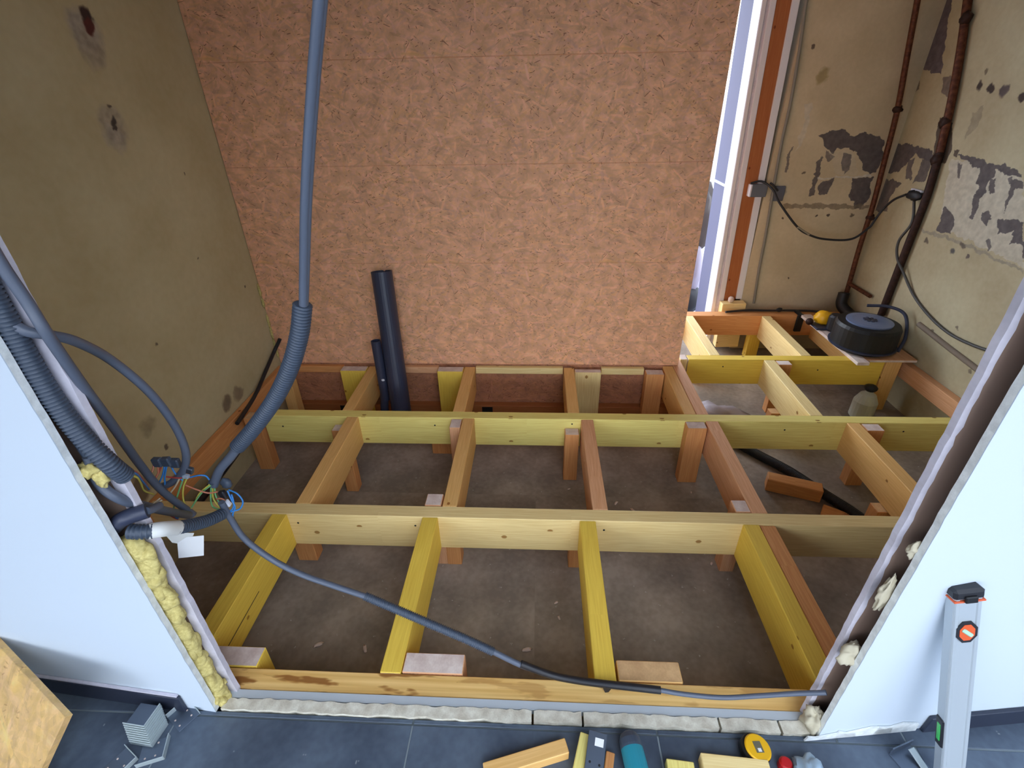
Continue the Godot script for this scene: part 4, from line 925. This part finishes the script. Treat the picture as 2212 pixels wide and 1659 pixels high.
# ------------------------------------------------------------------ cables hanging in the opening
func cables() -> void:
	var p := thing("hanging_cable", "grey cable hanging from above in a corrugated sleeve", "cable")
	part("cable", tube([Vector3(0.079, 2.495, -0.610), Vector3(0.031, 2.385, -0.640), Vector3(-0.017, 2.275, -0.670), Vector3(-0.065, 2.165, -0.700), Vector3(-0.113, 2.055, -0.730), Vector3(-0.161, 1.945, -0.760), Vector3(-0.209, 1.835, -0.790), Vector3(-0.258, 1.725, -0.820)] + [Vector3(-0.306, 1.615, -0.850), Vector3(-0.354, 1.505, -0.880), Vector3(-0.412, 1.351, -0.910), Vector3(-0.466, 1.189, -0.940), Vector3(-0.493, 1.095, -0.950)], 0.0085, 10), M.cable, p)
	part("second_cable", tube([Vector3(0.079, 2.500, -0.615), Vector3(0.031, 2.390, -0.645), Vector3(-0.016, 2.279, -0.675), Vector3(-0.064, 2.169, -0.705), Vector3(-0.112, 2.058, -0.735), Vector3(-0.160, 1.948, -0.765), Vector3(-0.207, 1.837, -0.795), Vector3(-0.255, 1.727, -0.825)] + [Vector3(-0.303, 1.616, -0.855), Vector3(-0.351, 1.505, -0.885), Vector3(-0.409, 1.350, -0.915), Vector3(-0.464, 1.187, -0.945), Vector3(-0.493, 1.093, -0.955)], 0.0075, 10), M.cable, p)
	part("corrugated_sleeve", tube([Vector3(-0.486, 1.129, -0.950), Vector3(-0.511, 1.061, -0.955), Vector3(-0.556, 0.976, -0.965), Vector3(-0.624, 0.880, -0.980), Vector3(-0.710, 0.783, -0.990), Vector3(-0.780, 0.714, -1.000)], 0.0200, 14, 0.0075), M.conduit, p)
	part("lower_cable", tube([Vector3(-0.765, 0.731, -1.000), Vector3(-0.800, 0.689, -0.995), Vector3(-0.839, 0.649, -0.985), Vector3(-0.869, 0.599, -0.980)], 0.012, 10), M.cable, p)
	p = thing("wall_conduit_large", "thick dark corrugated conduit coming down inside the left partition cavity", "conduit")
	part("corrugated_sleeve", tube([Vector3(-0.894, 1.287, -0.737), Vector3(-0.896, 1.203, -0.737), Vector3(-0.897, 1.110, -0.737), Vector3(-0.892, 1.018, -0.737), Vector3(-0.877, 0.938, -0.738), Vector3(-0.858, 0.872, -0.742), Vector3(-0.860, 0.818, -0.762)], 0.0190, 14, 0.0075), M.conduit, p)
	p = thing("smooth_conduit", "smooth dark conduit end behind the corrugated one in the partition", "conduit")
	part("conduit", tube([Vector3(-0.905, 1.092, -0.745), Vector3(-0.904, 1.008, -0.745), Vector3(-0.897, 0.938, -0.745), Vector3(-0.893, 0.892, -0.745)], 0.012, 10), M.conduit, p)
	p = thing("straight_cable", "straight dark grey cable slanting from top left to the loose wires", "cable")
	part("cable", tube([Vector3(-0.849, 1.371, -0.735), Vector3(-0.848, 1.284, -0.735), Vector3(-0.841, 1.214, -0.737), Vector3(-0.834, 1.147, -0.736), Vector3(-0.863, 1.031, -0.775), Vector3(-0.906, 0.906, -0.830), Vector3(-0.964, 0.740, -0.900), Vector3(-0.971, 0.623, -0.930), Vector3(-0.941, 0.512, -0.955)], 0.0095, 10), M.cable, p)
	p = thing("arching_cable", "dark grey cable arching out of the partition into the junction wires", "cable")
	part("cable", tube([Vector3(-0.891, 1.176, -0.738), Vector3(-0.875, 1.160, -0.742), Vector3(-0.859, 1.144, -0.762), Vector3(-0.858, 1.113, -0.800), Vector3(-0.879, 1.038, -0.870), Vector3(-0.867, 0.939, -0.910), Vector3(-0.869, 0.830, -0.940), Vector3(-0.883, 0.734, -0.955), Vector3(-0.916, 0.668, -0.960), Vector3(-0.963, 0.625, -0.960), Vector3(-0.999, 0.612, -0.955)], 0.0095, 10), M.cable, p)
	p = thing("lower_wall_cable", "grey cable coming low out of the partition under the loose wires", "cable")
	part("cable", tube([Vector3(-0.897, 0.886, -0.745), Vector3(-0.903, 0.816, -0.742), Vector3(-0.882, 0.769, -0.747), Vector3(-0.888, 0.694, -0.800), Vector3(-0.912, 0.608, -0.870), Vector3(-0.940, 0.526, -0.940)], 0.0105, 10), M.cable, p)
	p = thing("tube_stub", "short smooth grey tube end poking out of the partition", "conduit")
	part("tube", tube([Vector3(-0.925, 0.692, -0.738), Vector3(-0.888, 0.721, -0.738), Vector3(-0.850, 0.724, -0.760)], 0.017, 12), M.tube_grey, p)
	part("cable_end", tube([Vector3(-0.851, 0.724, -0.758), Vector3(-0.852, 0.713, -0.775), Vector3(-0.859, 0.700, -0.800)], 0.009, 8), M.cable, p)
	p = thing("taped_conduit", "short corrugated conduit wrapped in white tape with a paper tag", "conduit")
	part("corrugated_sleeve", tube([Vector3(-0.890, 0.685, -0.735), Vector3(-0.866, 0.681, -0.738), Vector3(-0.843, 0.675, -0.748)], 0.0170, 14, 0.0075), M.conduit, p)
	part("tape_wrap", tube([Vector3(-0.853, 0.678, -0.743), Vector3(-0.838, 0.667, -0.760), Vector3(-0.843, 0.629, -0.800)], 0.0172, 14), M.tape, p)
	part("corrugated_sleeve", tube([Vector3(-0.841, 0.637, -0.790), Vector3(-0.843, 0.582, -0.860), Vector3(-0.841, 0.559, -0.895), Vector3(-0.838, 0.539, -0.935)], 0.0160, 14, 0.0085), M.conduit, p)
	part("torn_tape", plate_between(Vector3(-0.857, 0.640, -0.775), Vector3(-0.838, 0.579, -0.830), Vector3(-0.872, 0.529, -0.835), Vector3(-0.875, 0.578, -0.800), 0.0012), M.tape, p)
	part("paper_tag", plate_between(Vector3(-0.868, 0.582, -0.810), Vector3(-0.826, 0.560, -0.840), Vector3(-0.851, 0.487, -0.840), Vector3(-0.890, 0.511, -0.810), 0.0012), M.paper, p)
	p = thing("crossing_cable", "long black cable sagging across the opening to the right partition", "cable")
	part("cable", tube([Vector3(-0.837, 0.571, -0.945), Vector3(-0.835, 0.510, -0.950), Vector3(-0.813, 0.432, -0.945), Vector3(-0.751, 0.355, -0.940), Vector3(-0.676, 0.311, -0.930), Vector3(-0.580, 0.284, -0.915), Vector3(-0.478, 0.257, -0.900)], 0.0085, 10), M.cable, p)
	part("corrugated_sleeve", tube([Vector3(-0.488, 0.260, -0.902), Vector3(-0.394, 0.217, -0.890), Vector3(-0.288, 0.171, -0.875), Vector3(-0.201, 0.133, -0.863), Vector3(-0.119, 0.092, -0.852)], 0.0130, 14, 0.0058), M.conduit, p)
	part("cable", tube([Vector3(-0.127, 0.097, -0.853), Vector3(-0.033, 0.044, -0.842), Vector3(0.063, 0.016, -0.832)], 0.0085, 10), M.cable, p)
	part("tape_wrap", tube([Vector3(-0.039, 0.052, -0.843), Vector3(0.049, 0.018, -0.833), Vector3(0.130, 0.014, -0.822), Vector3(0.221, 0.028, -0.806), Vector3(0.297, 0.036, -0.796), Vector3(0.357, 0.039, -0.790)], 0.0105, 10), M.cable_dark, p)
	part("tape_tail", plate_between(Vector3(0.195, 0.025, -0.803), Vector3(0.226, 0.022, -0.803), Vector3(0.215, -0.002, -0.800), Vector3(0.215, -0.024, -0.795), 0.001), M.cable_dark, p)
	part("cable", tube([Vector3(0.347, 0.041, -0.790), Vector3(0.423, 0.038, -0.782), Vector3(0.520, 0.048, -0.772), Vector3(0.610, 0.077, -0.765), Vector3(0.691, 0.119, -0.752), Vector3(0.748, 0.160, -0.735)], 0.0065, 10), M.cable, p)
	# junction: connectors and loose wires
	p = thing("junction_wires", "tangle of coloured wires and connectors at the cable ends", "wires")
	for w in [["yellow", [Vector3(-0.863, 0.822, -0.760), Vector3(-0.869, 0.794, -0.790), Vector3(-0.898, 0.750, -0.820), Vector3(-0.932, 0.697, -0.850), Vector3(-0.966, 0.638, -0.900)]], ["blue", [Vector3(-0.857, 0.827, -0.760), Vector3(-0.866, 0.804, -0.790), Vector3(-0.913, 0.735, -0.840), Vector3(-0.967, 0.659, -0.895)]], ["red", [Vector3(-0.853, 0.831, -0.760), Vector3(-0.866, 0.809, -0.790), Vector3(-0.911, 0.746, -0.840), Vector3(-0.973, 0.665, -0.900)]],
			["orange", [Vector3(-0.980, 0.692, -0.950), Vector3(-0.982, 0.679, -0.940), Vector3(-0.992, 0.669, -0.930)]], ["orange", [Vector3(-0.970, 0.692, -0.950), Vector3(-0.974, 0.669, -0.945), Vector3(-0.989, 0.649, -0.935)]], ["red", [Vector3(-0.964, 0.687, -0.955), Vector3(-0.981, 0.660, -0.950), Vector3(-0.997, 0.640, -0.940)]], ["blue", [Vector3(-0.955, 0.689, -0.955), Vector3(-0.968, 0.660, -0.950), Vector3(-0.986, 0.633, -0.945)]], ["blue", [Vector3(-0.951, 0.688, -0.958), Vector3(-0.971, 0.648, -0.955), Vector3(-0.979, 0.618, -0.952), Vector3(-0.988, 0.594, -0.950)]], ["blue", [Vector3(-0.945, 0.679, -0.960), Vector3(-0.940, 0.654, -0.958), Vector3(-0.926, 0.636, -0.955)]], ["red", [Vector3(-0.966, 0.648, -0.955), Vector3(-0.941, 0.648, -0.952), Vector3(-0.922, 0.649, -0.950)]],
			["cream", [Vector3(-0.928, 0.649, -0.955), Vector3(-0.946, 0.624, -0.950), Vector3(-0.962, 0.606, -0.948), Vector3(-0.979, 0.589, -0.945)]], ["green", [Vector3(-0.924, 0.641, -0.957), Vector3(-0.945, 0.608, -0.955), Vector3(-0.963, 0.577, -0.953), Vector3(-0.984, 0.540, -0.950), Vector3(-0.987, 0.525, -0.948), Vector3(-0.955, 0.529, -0.945)]], ["yellow", [Vector3(-0.917, 0.639, -0.958), Vector3(-0.938, 0.606, -0.958), Vector3(-0.951, 0.568, -0.957), Vector3(-0.951, 0.546, -0.956), Vector3(-0.943, 0.533, -0.955)]], ["yellow", [Vector3(-0.943, 0.533, -0.955), Vector3(-0.926, 0.554, -0.960), Vector3(-0.904, 0.584, -0.965), Vector3(-0.872, 0.610, -0.970)]], ["green", [Vector3(-0.936, 0.540, -0.955), Vector3(-0.918, 0.563, -0.960), Vector3(-0.894, 0.589, -0.965), Vector3(-0.868, 0.608, -0.970)]],
			["blue", [Vector3(-0.905, 0.645, -0.958), Vector3(-0.882, 0.649, -0.962), Vector3(-0.870, 0.642, -0.968), Vector3(-0.868, 0.626, -0.972)]], ["orange", [Vector3(-0.924, 0.620, -0.955), Vector3(-0.900, 0.613, -0.950), Vector3(-0.878, 0.602, -0.950), Vector3(-0.865, 0.594, -0.955), Vector3(-0.848, 0.595, -0.960)]], ["green", [Vector3(-0.871, 0.604, -0.975), Vector3(-0.881, 0.572, -0.970), Vector3(-0.885, 0.542, -0.965), Vector3(-0.874, 0.534, -0.960), Vector3(-0.850, 0.533, -0.955)]], ["yellow", [Vector3(-0.867, 0.604, -0.975), Vector3(-0.878, 0.566, -0.972), Vector3(-0.870, 0.546, -0.965), Vector3(-0.851, 0.531, -0.955)]], ["green", [Vector3(-0.863, 0.604, -0.975), Vector3(-0.867, 0.572, -0.970), Vector3(-0.856, 0.548, -0.960), Vector3(-0.848, 0.536, -0.955)]],
			["blue", [Vector3(-0.828, 0.588, -0.975), Vector3(-0.805, 0.580, -0.970), Vector3(-0.793, 0.558, -0.965), Vector3(-0.803, 0.536, -0.960), Vector3(-0.821, 0.530, -0.955), Vector3(-0.848, 0.525, -0.950)]], ["blue", [Vector3(-0.833, 0.585, -0.975), Vector3(-0.823, 0.561, -0.965), Vector3(-0.817, 0.541, -0.960), Vector3(-0.827, 0.519, -0.955), Vector3(-0.831, 0.501, -0.952)]], ["blue", [Vector3(-0.823, 0.575, -0.972), Vector3(-0.820, 0.553, -0.965), Vector3(-0.825, 0.534, -0.958), Vector3(-0.839, 0.529, -0.952)]], ["cream", [Vector3(-0.851, 0.520, -0.950), Vector3(-0.842, 0.515, -0.950), Vector3(-0.835, 0.510, -0.950)]], ["orange", [Vector3(-0.860, 0.568, -0.960), Vector3(-0.844, 0.572, -0.958), Vector3(-0.834, 0.567, -0.955)]], ["cream", [Vector3(-0.953, 0.632, -0.870), Vector3(-0.950, 0.632, -0.880), Vector3(-0.944, 0.635, -0.890)]], ["cream", [Vector3(-0.961, 0.629, -0.870), Vector3(-0.954, 0.626, -0.880), Vector3(-0.941, 0.629, -0.890)]], ["blue", [Vector3(-0.975, 0.540, -0.930), Vector3(-0.966, 0.523, -0.930), Vector3(-0.959, 0.540, -0.930)]], ["red", [Vector3(-0.984, 0.536, -0.930), Vector3(-0.975, 0.526, -0.930), Vector3(-0.965, 0.520, -0.930)]]]:
		part("wire", tube(w[1], 0.0022, 6, 0.0, 6), M.wire[w[0]], p)
	for q in [[Vector3(-0.971, 0.697, -0.955), 0.0], [Vector3(-0.951, 0.695, -0.960), 0.1], [Vector3(-0.934, 0.687, -0.965), 0.0]]:
		part("connector", box_mesh(Vector3(0.024, 0.026, 0.016), 0.003), M.conduit, p, q[0], Basis(Vector3.BACK, q[1]))
	part("clear_connector", box_mesh(Vector3(0.017, 0.019, 0.012), 0.002), M.steel_dark, p, Vector3(-0.899, 0.667, -0.960), Basis(Vector3.BACK, -0.35))
	part("connector_plug", box_mesh(Vector3(0.016, 0.010, 0.012), 0.002), M.clear, p, Vector3(-0.914, 0.649, -0.957), Basis(Vector3.BACK, -0.2))
	part("cable_boot", lump(Vector3(0.026, 0.02, 0.02), 0.3, 0.15, 3, 12, 8), M.conduit, p, Vector3(-0.866, 0.611, -0.978))
	part("cable_boot", lump(Vector3(0.030, 0.032, 0.022), 0.3, 0.15, 5, 12, 8), M.conduit, p, Vector3(-0.830, 0.609, -0.978))
	part("dark_connector", box_mesh(Vector3(0.018, 0.024, 0.014), 0.003), M.cable_dark, p, Vector3(-0.845, 0.576, -0.970), Basis(Vector3.BACK, 0.2))
	part("white_connector", box_mesh(Vector3(0.020, 0.020, 0.014), 0.002), M.white_plastic, p, Vector3(-0.840, 0.550, -0.962), Basis(Vector3.BACK, 0.35))

# a thin flat sheet through four corners
func plate_between(a: Vector3, b: Vector3, c: Vector3, d: Vector3, t: float) -> ArrayMesh:
	var st := begin()
	var n := (b - a).cross(d - a).normalized()
	if n.z < 0: n = -n
	var q := [a, b, c, d]
	quad(st, a, b, c, d, n, [Vector2(0, 0), Vector2(1, 0), Vector2(1, 1), Vector2(0, 1)])
	quad(st, a - n * t, b - n * t, c - n * t, d - n * t, -n)
	var mid := (a + b + c + d) / 4
	for i in 4:
		var j: int = (i + 1) % 4
		quad(st, q[i], q[j], q[j] - n * t, q[i] - n * t, (q[i] + q[j]) / 2 - mid)
	return st.commit()

# ------------------------------------------------------------------ front room: tools and offcuts
func front_things() -> void:
	# OSB offcut leaning at the lower left
	var p := thing("osb_offcut", "pale chipboard offcut leaning in the lower left corner", "board")
	var C := Vector3(-1.146, 0.200, -0.583)
	var A := Vector3(-1.422, 0.247, -0.720)
	var B := Vector3(-1.199, 0.100, -0.515)
	var ex := (A - C).normalized()
	var ey := (B - C); ey = (ey - ex * ey.dot(ex)).normalized()
	var ez := ex.cross(ey).normalized()
	if ez.y < 0: ez = -ez
	var L := 0.355
	var Wd := 0.255
	var bs := Basis(ex, ey, ex.cross(ey))
	var st := begin()
	box_into(st, st, Vector3(L / 2, Wd / 2, 0.009), 0.001, 0, Vector2.ZERO)
	st.generate_tangents()
	part("board", st.commit(), M.osb_light, p, C + ex * L / 2 + ey * Wd / 2 - ez * 0.009, bs)
	# spirit level
	p = thing("spirit_level", "aluminium spirit level leaning against the white right hand wall", "level")
	var T := Vector3(0.886, 0.597, -0.700)
	var Q := Vector3(0.982, 0.120, -0.596)
	var dir := (T - Q).normalized()
	var foot := T - dir * (T.y / dir.y)
	var len := T.distance_to(foot)
	var up := dir
	var face := (Basis(Vector3.UP, 0.03) * Vector3(0, 0, 1))
	face = (face - up * face.dot(up)).normalized()
	var right := up.cross(face).normalized()
	var lb := Basis(right, up, face)
	var mid := (T + foot) / 2 - face * 0.012
	part("body", box_mesh(Vector3(0.054, len - 0.004, 0.024), 0.002), M.alu, p, mid, lb)
	for s in [-0.021, 0.021]: part("rail", box_mesh(Vector3(0.010, len - 0.006, 0.028), 0.002), M.alu, p, mid + right * s, lb)
	part("end_cap", box_mesh(Vector3(0.060, 0.026, 0.034), 0.006), M.cable_dark, p, mid + up * (len / 2 + 0.004), lb)
	part("cap_rim", box_mesh(Vector3(0.0605, 0.004, 0.0345), 0.001), M.orange_plastic, p, mid + up * (len / 2 - 0.011), lb)
	part("cap_grip", box_mesh(Vector3(0.024, 0.016, 0.006), 0.002), M.black, p, mid + up * (len / 2 - 0.004) + face * 0.019, lb)
	var oct := PackedVector2Array()
	for k in 8: oct.append(Vector2(cos(TAU * (k + 0.5) / 8), sin(TAU * (k + 0.5) / 8)))
	var ring := PackedVector2Array()
	var inner := PackedVector2Array()
	for v in oct:
		ring.append(v * Vector2(0.022, 0.029)); inner.append(v * Vector2(0.016, 0.022))
	var vc := mid + up * (len / 2 - 0.092) + face * 0.0155
	var vw := part("vial_window", plate(ring, 0.004), M.cable_dark, p, vc, lb)
	part("window_liner", plate(inner, 0.003), M.orange_plastic, vw, Vector3(0, 0, 0.0008))
	part("vial", box_mesh(Vector3(0.009, 0.026, 0.006), 0.002), M.vial, vw, Vector3(0, 0, 0.001), Basis(Vector3.BACK, 0.8))
	var side := mid - right * 0.027 - up * (len / 2 - 0.20)
	part("side_vial_holder", box_mesh(Vector3(0.006, 0.085, 0.022), 0.003), M.cable_dark, p, side + up * 0.03, lb)
	part("side_vial", box_mesh(Vector3(0.009, 0.056, 0.015), 0.004), M.green, p, side + up * 0.03, lb)
	# nested steel angle brackets
	for i in 9:
		var b := thing("steel_bracket", ["lowest", "second", "third", "fourth", "fifth", "sixth", "seventh", "eighth", "topmost"][i] + " steel angle bracket in the stack on the dark tiles", "bracket", Vector3(-1.050 - i * 0.0024, 0.0012 + i * 0.0052, -0.641 - i * 0.0031), "nested steel brackets on the tiles")
		b.rotation.y = -0.09
		bracket(b, M.steel_dark, M.steel)
	for q in [[Vector3(-1.01, 0.0012, -0.60), 0.35, "steel bracket lying flat on the tiles right of the bracket stack"], [Vector3(-1.08, 0.0012, -0.565), 1.1, "steel bracket on the tiles nearest the lower picture edge"], [Vector3(-0.985, 0.0012, -0.690), 2.6, "steel bracket standing by the end of the dark skirting tile"]]:
		var b := thing("steel_bracket", q[2], "bracket", q[0], "loose steel brackets on the tiles")
		b.rotation.y = q[1]
		var an := bracket(b, M.steel_dark, M.steel)
		for h in [[-0.018, -0.02], [-0.018, 0.012], [0.006, -0.02], [0.006, 0.012]]: part("hole", lathe([Vector2(0, 0.0014), Vector2(0.0025, 0.0014), Vector2(0.0025, 0.0)], 8), M.end_white, an, Vector3(h[0], 0.0, h[1]))
	# timber offcuts in front of the threshold
	for q in [[Vector3(-0.018, 0.018, -0.612), Vector3(0.22, 0.036, 0.036), 0.30, "tan", "long brown batten offcut lying on the tiles, left of the other tools", 0.0], [Vector3(0.118, 0.02, -0.605), Vector3(0.030, 0.04, 0.14), -0.30, "yellow2", "narrow yellow batten offcut under the metal plate", 0.0], [Vector3(0.368, 0.015, -0.575), Vector3(0.068, 0.03, 0.10), -0.08, "yellow2", "short yellow wood block right of the teal tool", 0.0], [Vector3(0.505, 0.02, -0.585), Vector3(0.165, 0.04, 0.10), -0.06, "pale", "pale cream wood block in front of the tape measure", 0.0], [Vector3(0.190, 0.012, -0.600), Vector3(0.022, 0.024, 0.08), -0.25, "orange", "small orange wood stick right of the metal plate", 0.0]]:
		var b := thing("wood_offcut", q[4], "offcut", q[0], "wood offcuts by the threshold")
		b.rotation.y = q[2]
		var mesh := box_mesh(q[1], 0.002, 2 if q[1].z > q[1].x else 0, Vector2(rng.randf(), rng.randf()))
		part("wood", mesh, M[q[3]], b)
	# perforated steel plate with a sticker
	p = thing("perforated_plate", "grey steel plate with a white sticker leaning on the batten offcut", "plate", Vector3(0.155, 0.052, -0.61))
	p.rotation = Vector3(0.22, -0.22, 0.0)
	var sp := part("plate", box_mesh(Vector3(0.046, 0.004, 0.115), 0.001), M.steel_dark, p)
	part("sticker", box_mesh(Vector3(0.022, 0.0006, 0.018), 0.0), M.paper, sp, Vector3(0.006, 0.0025, -0.035))
	for q in [[-0.012, 0.01], [0.012, 0.012], [-0.004, 0.03], [0.014, 0.036]]: part("hole", lathe([Vector2(0, 0.0024), Vector2(0.003, 0.0024), Vector2(0.003, 0.0)], 10), M.black, sp, Vector3(q[0], 0.0, q[1]))
	# teal tool
	p = thing("teal_tool", "teal power tool with a dark rounded end lying on the tiles", "tool", Vector3(0.262, 0.030, -0.58))
	var along := Basis(Vector3.UP, 0.12) * Basis(Vector3.RIGHT, -PI / 2)
	part("body", lathe([Vector2(0, -0.16), Vector2(0.026, -0.155), Vector2(0.029, -0.14), Vector2(0.029, 0.045), Vector2(0.0285, 0.065), Vector2(0, 0.066)], 28), M.teal, p, Vector3.ZERO, along)
	part("end_cap", lathe([Vector2(0.0285, 0.064), Vector2(0.029, 0.07), Vector2(0.028, 0.085), Vector2(0.022, 0.098), Vector2(0.012, 0.104), Vector2(0, 0.106)], 28), M.conduit, p, Vector3.ZERO, along)
	# tape measure
	p = thing("tape_measure", "round yellow tape measure with a grey square label on the tiles", "tape measure", Vector3(0.575, 0.0, -0.655))
	part("case", lathe([Vector2(0, 0), Vector2(0.034, 0), Vector2(0.037, 0.004), Vector2(0.037, 0.022), Vector2(0.035, 0.026), Vector2(0, 0.026)], 36), M.black, p, Vector3(-0.004, 0.006, -0.004), Basis(Vector3.BACK, -0.12))
	part("face", lathe([Vector2(0, 0.026), Vector2(0.032, 0.026), Vector2(0.033, 0.030), Vector2(0.030, 0.033), Vector2(0, 0.033)], 36), M.yellow_plastic, p, Vector3(-0.002, 0.006, -0.003), Basis(Vector3.BACK, -0.12))
	part("label", box_mesh(Vector3(0.020, 0.001, 0.026), 0.0), M.grey_label, p, Vector3(0.002, 0.0394, -0.003), Basis(Vector3.UP, 0.12) * Basis(Vector3.BACK, -0.12))
	part("label_print", box_mesh(Vector3(0.009, 0.001, 0.008), 0.0), M.paper, p, Vector3(0.003, 0.0399, 0.004), Basis(Vector3.UP, 0.12) * Basis(Vector3.BACK, -0.12))
	# crumpled rag, red cap
	p = thing("blue_rag", "crumpled pale blue plastic rag at the lower picture edge", "rag", Vector3(0.690, 0.022, -0.60))
	part("rag", lump(Vector3(0.085, 0.05, 0.10), 0.5, 0.15, 33, 26, 16), mat(Color(0.62, 0.70, 0.76), 0.5), p)
	p = thing("red_cap", "small red plastic cap beside the crumpled rag", "cap", Vector3(0.640, 0.0, -0.632))
	part("cap", lathe([Vector2(0, 0), Vector2(0.016, 0), Vector2(0.017, 0.003), Vector2(0.016, 0.022), Vector2(0.012, 0.026), Vector2(0, 0.026)], 20), M.red, p)
	# dark clip on the right
	p = thing("steel_clip", "dark bent steel clip lying on the tiles left of the level", "clip", Vector3(0.965, 0.0, -0.655))
	p.rotation.y = 0.35
	part("plate", box_mesh(Vector3(0.07, 0.003, 0.06), 0.001), M.steel_dark, p, Vector3(0, 0.0016, 0))
	part("flange", box_mesh(Vector3(0.07, 0.03, 0.003), 0.001), M.steel_dark, p, Vector3(0, 0.016, -0.03))
	part("tongue", box_mesh(Vector3(0.018, 0.004, 0.05), 0.001), M.steel, p, Vector3(0.018, 0.012, 0.004), Basis(Vector3.RIGHT, 0.3))

# base plate with a flange on its right and a lip in front
func bracket(b: Node3D, m: Material, edge: Material) -> MeshInstance3D:
	var o := part("plate", box_mesh(Vector3(0.066, 0.0018, 0.058), 0.0003), m, b)  # plate in darker steel, its dark reflection put into the colour
	part("flange", box_mesh(Vector3(0.0018, 0.017, 0.058), 0.0003), edge, b, Vector3(0.0322, 0.0080, 0))
	part("lip", box_mesh(Vector3(0.0644, 0.015, 0.0018), 0.0003), edge, b, Vector3(-0.001, 0.0070, 0.0282))
	return o
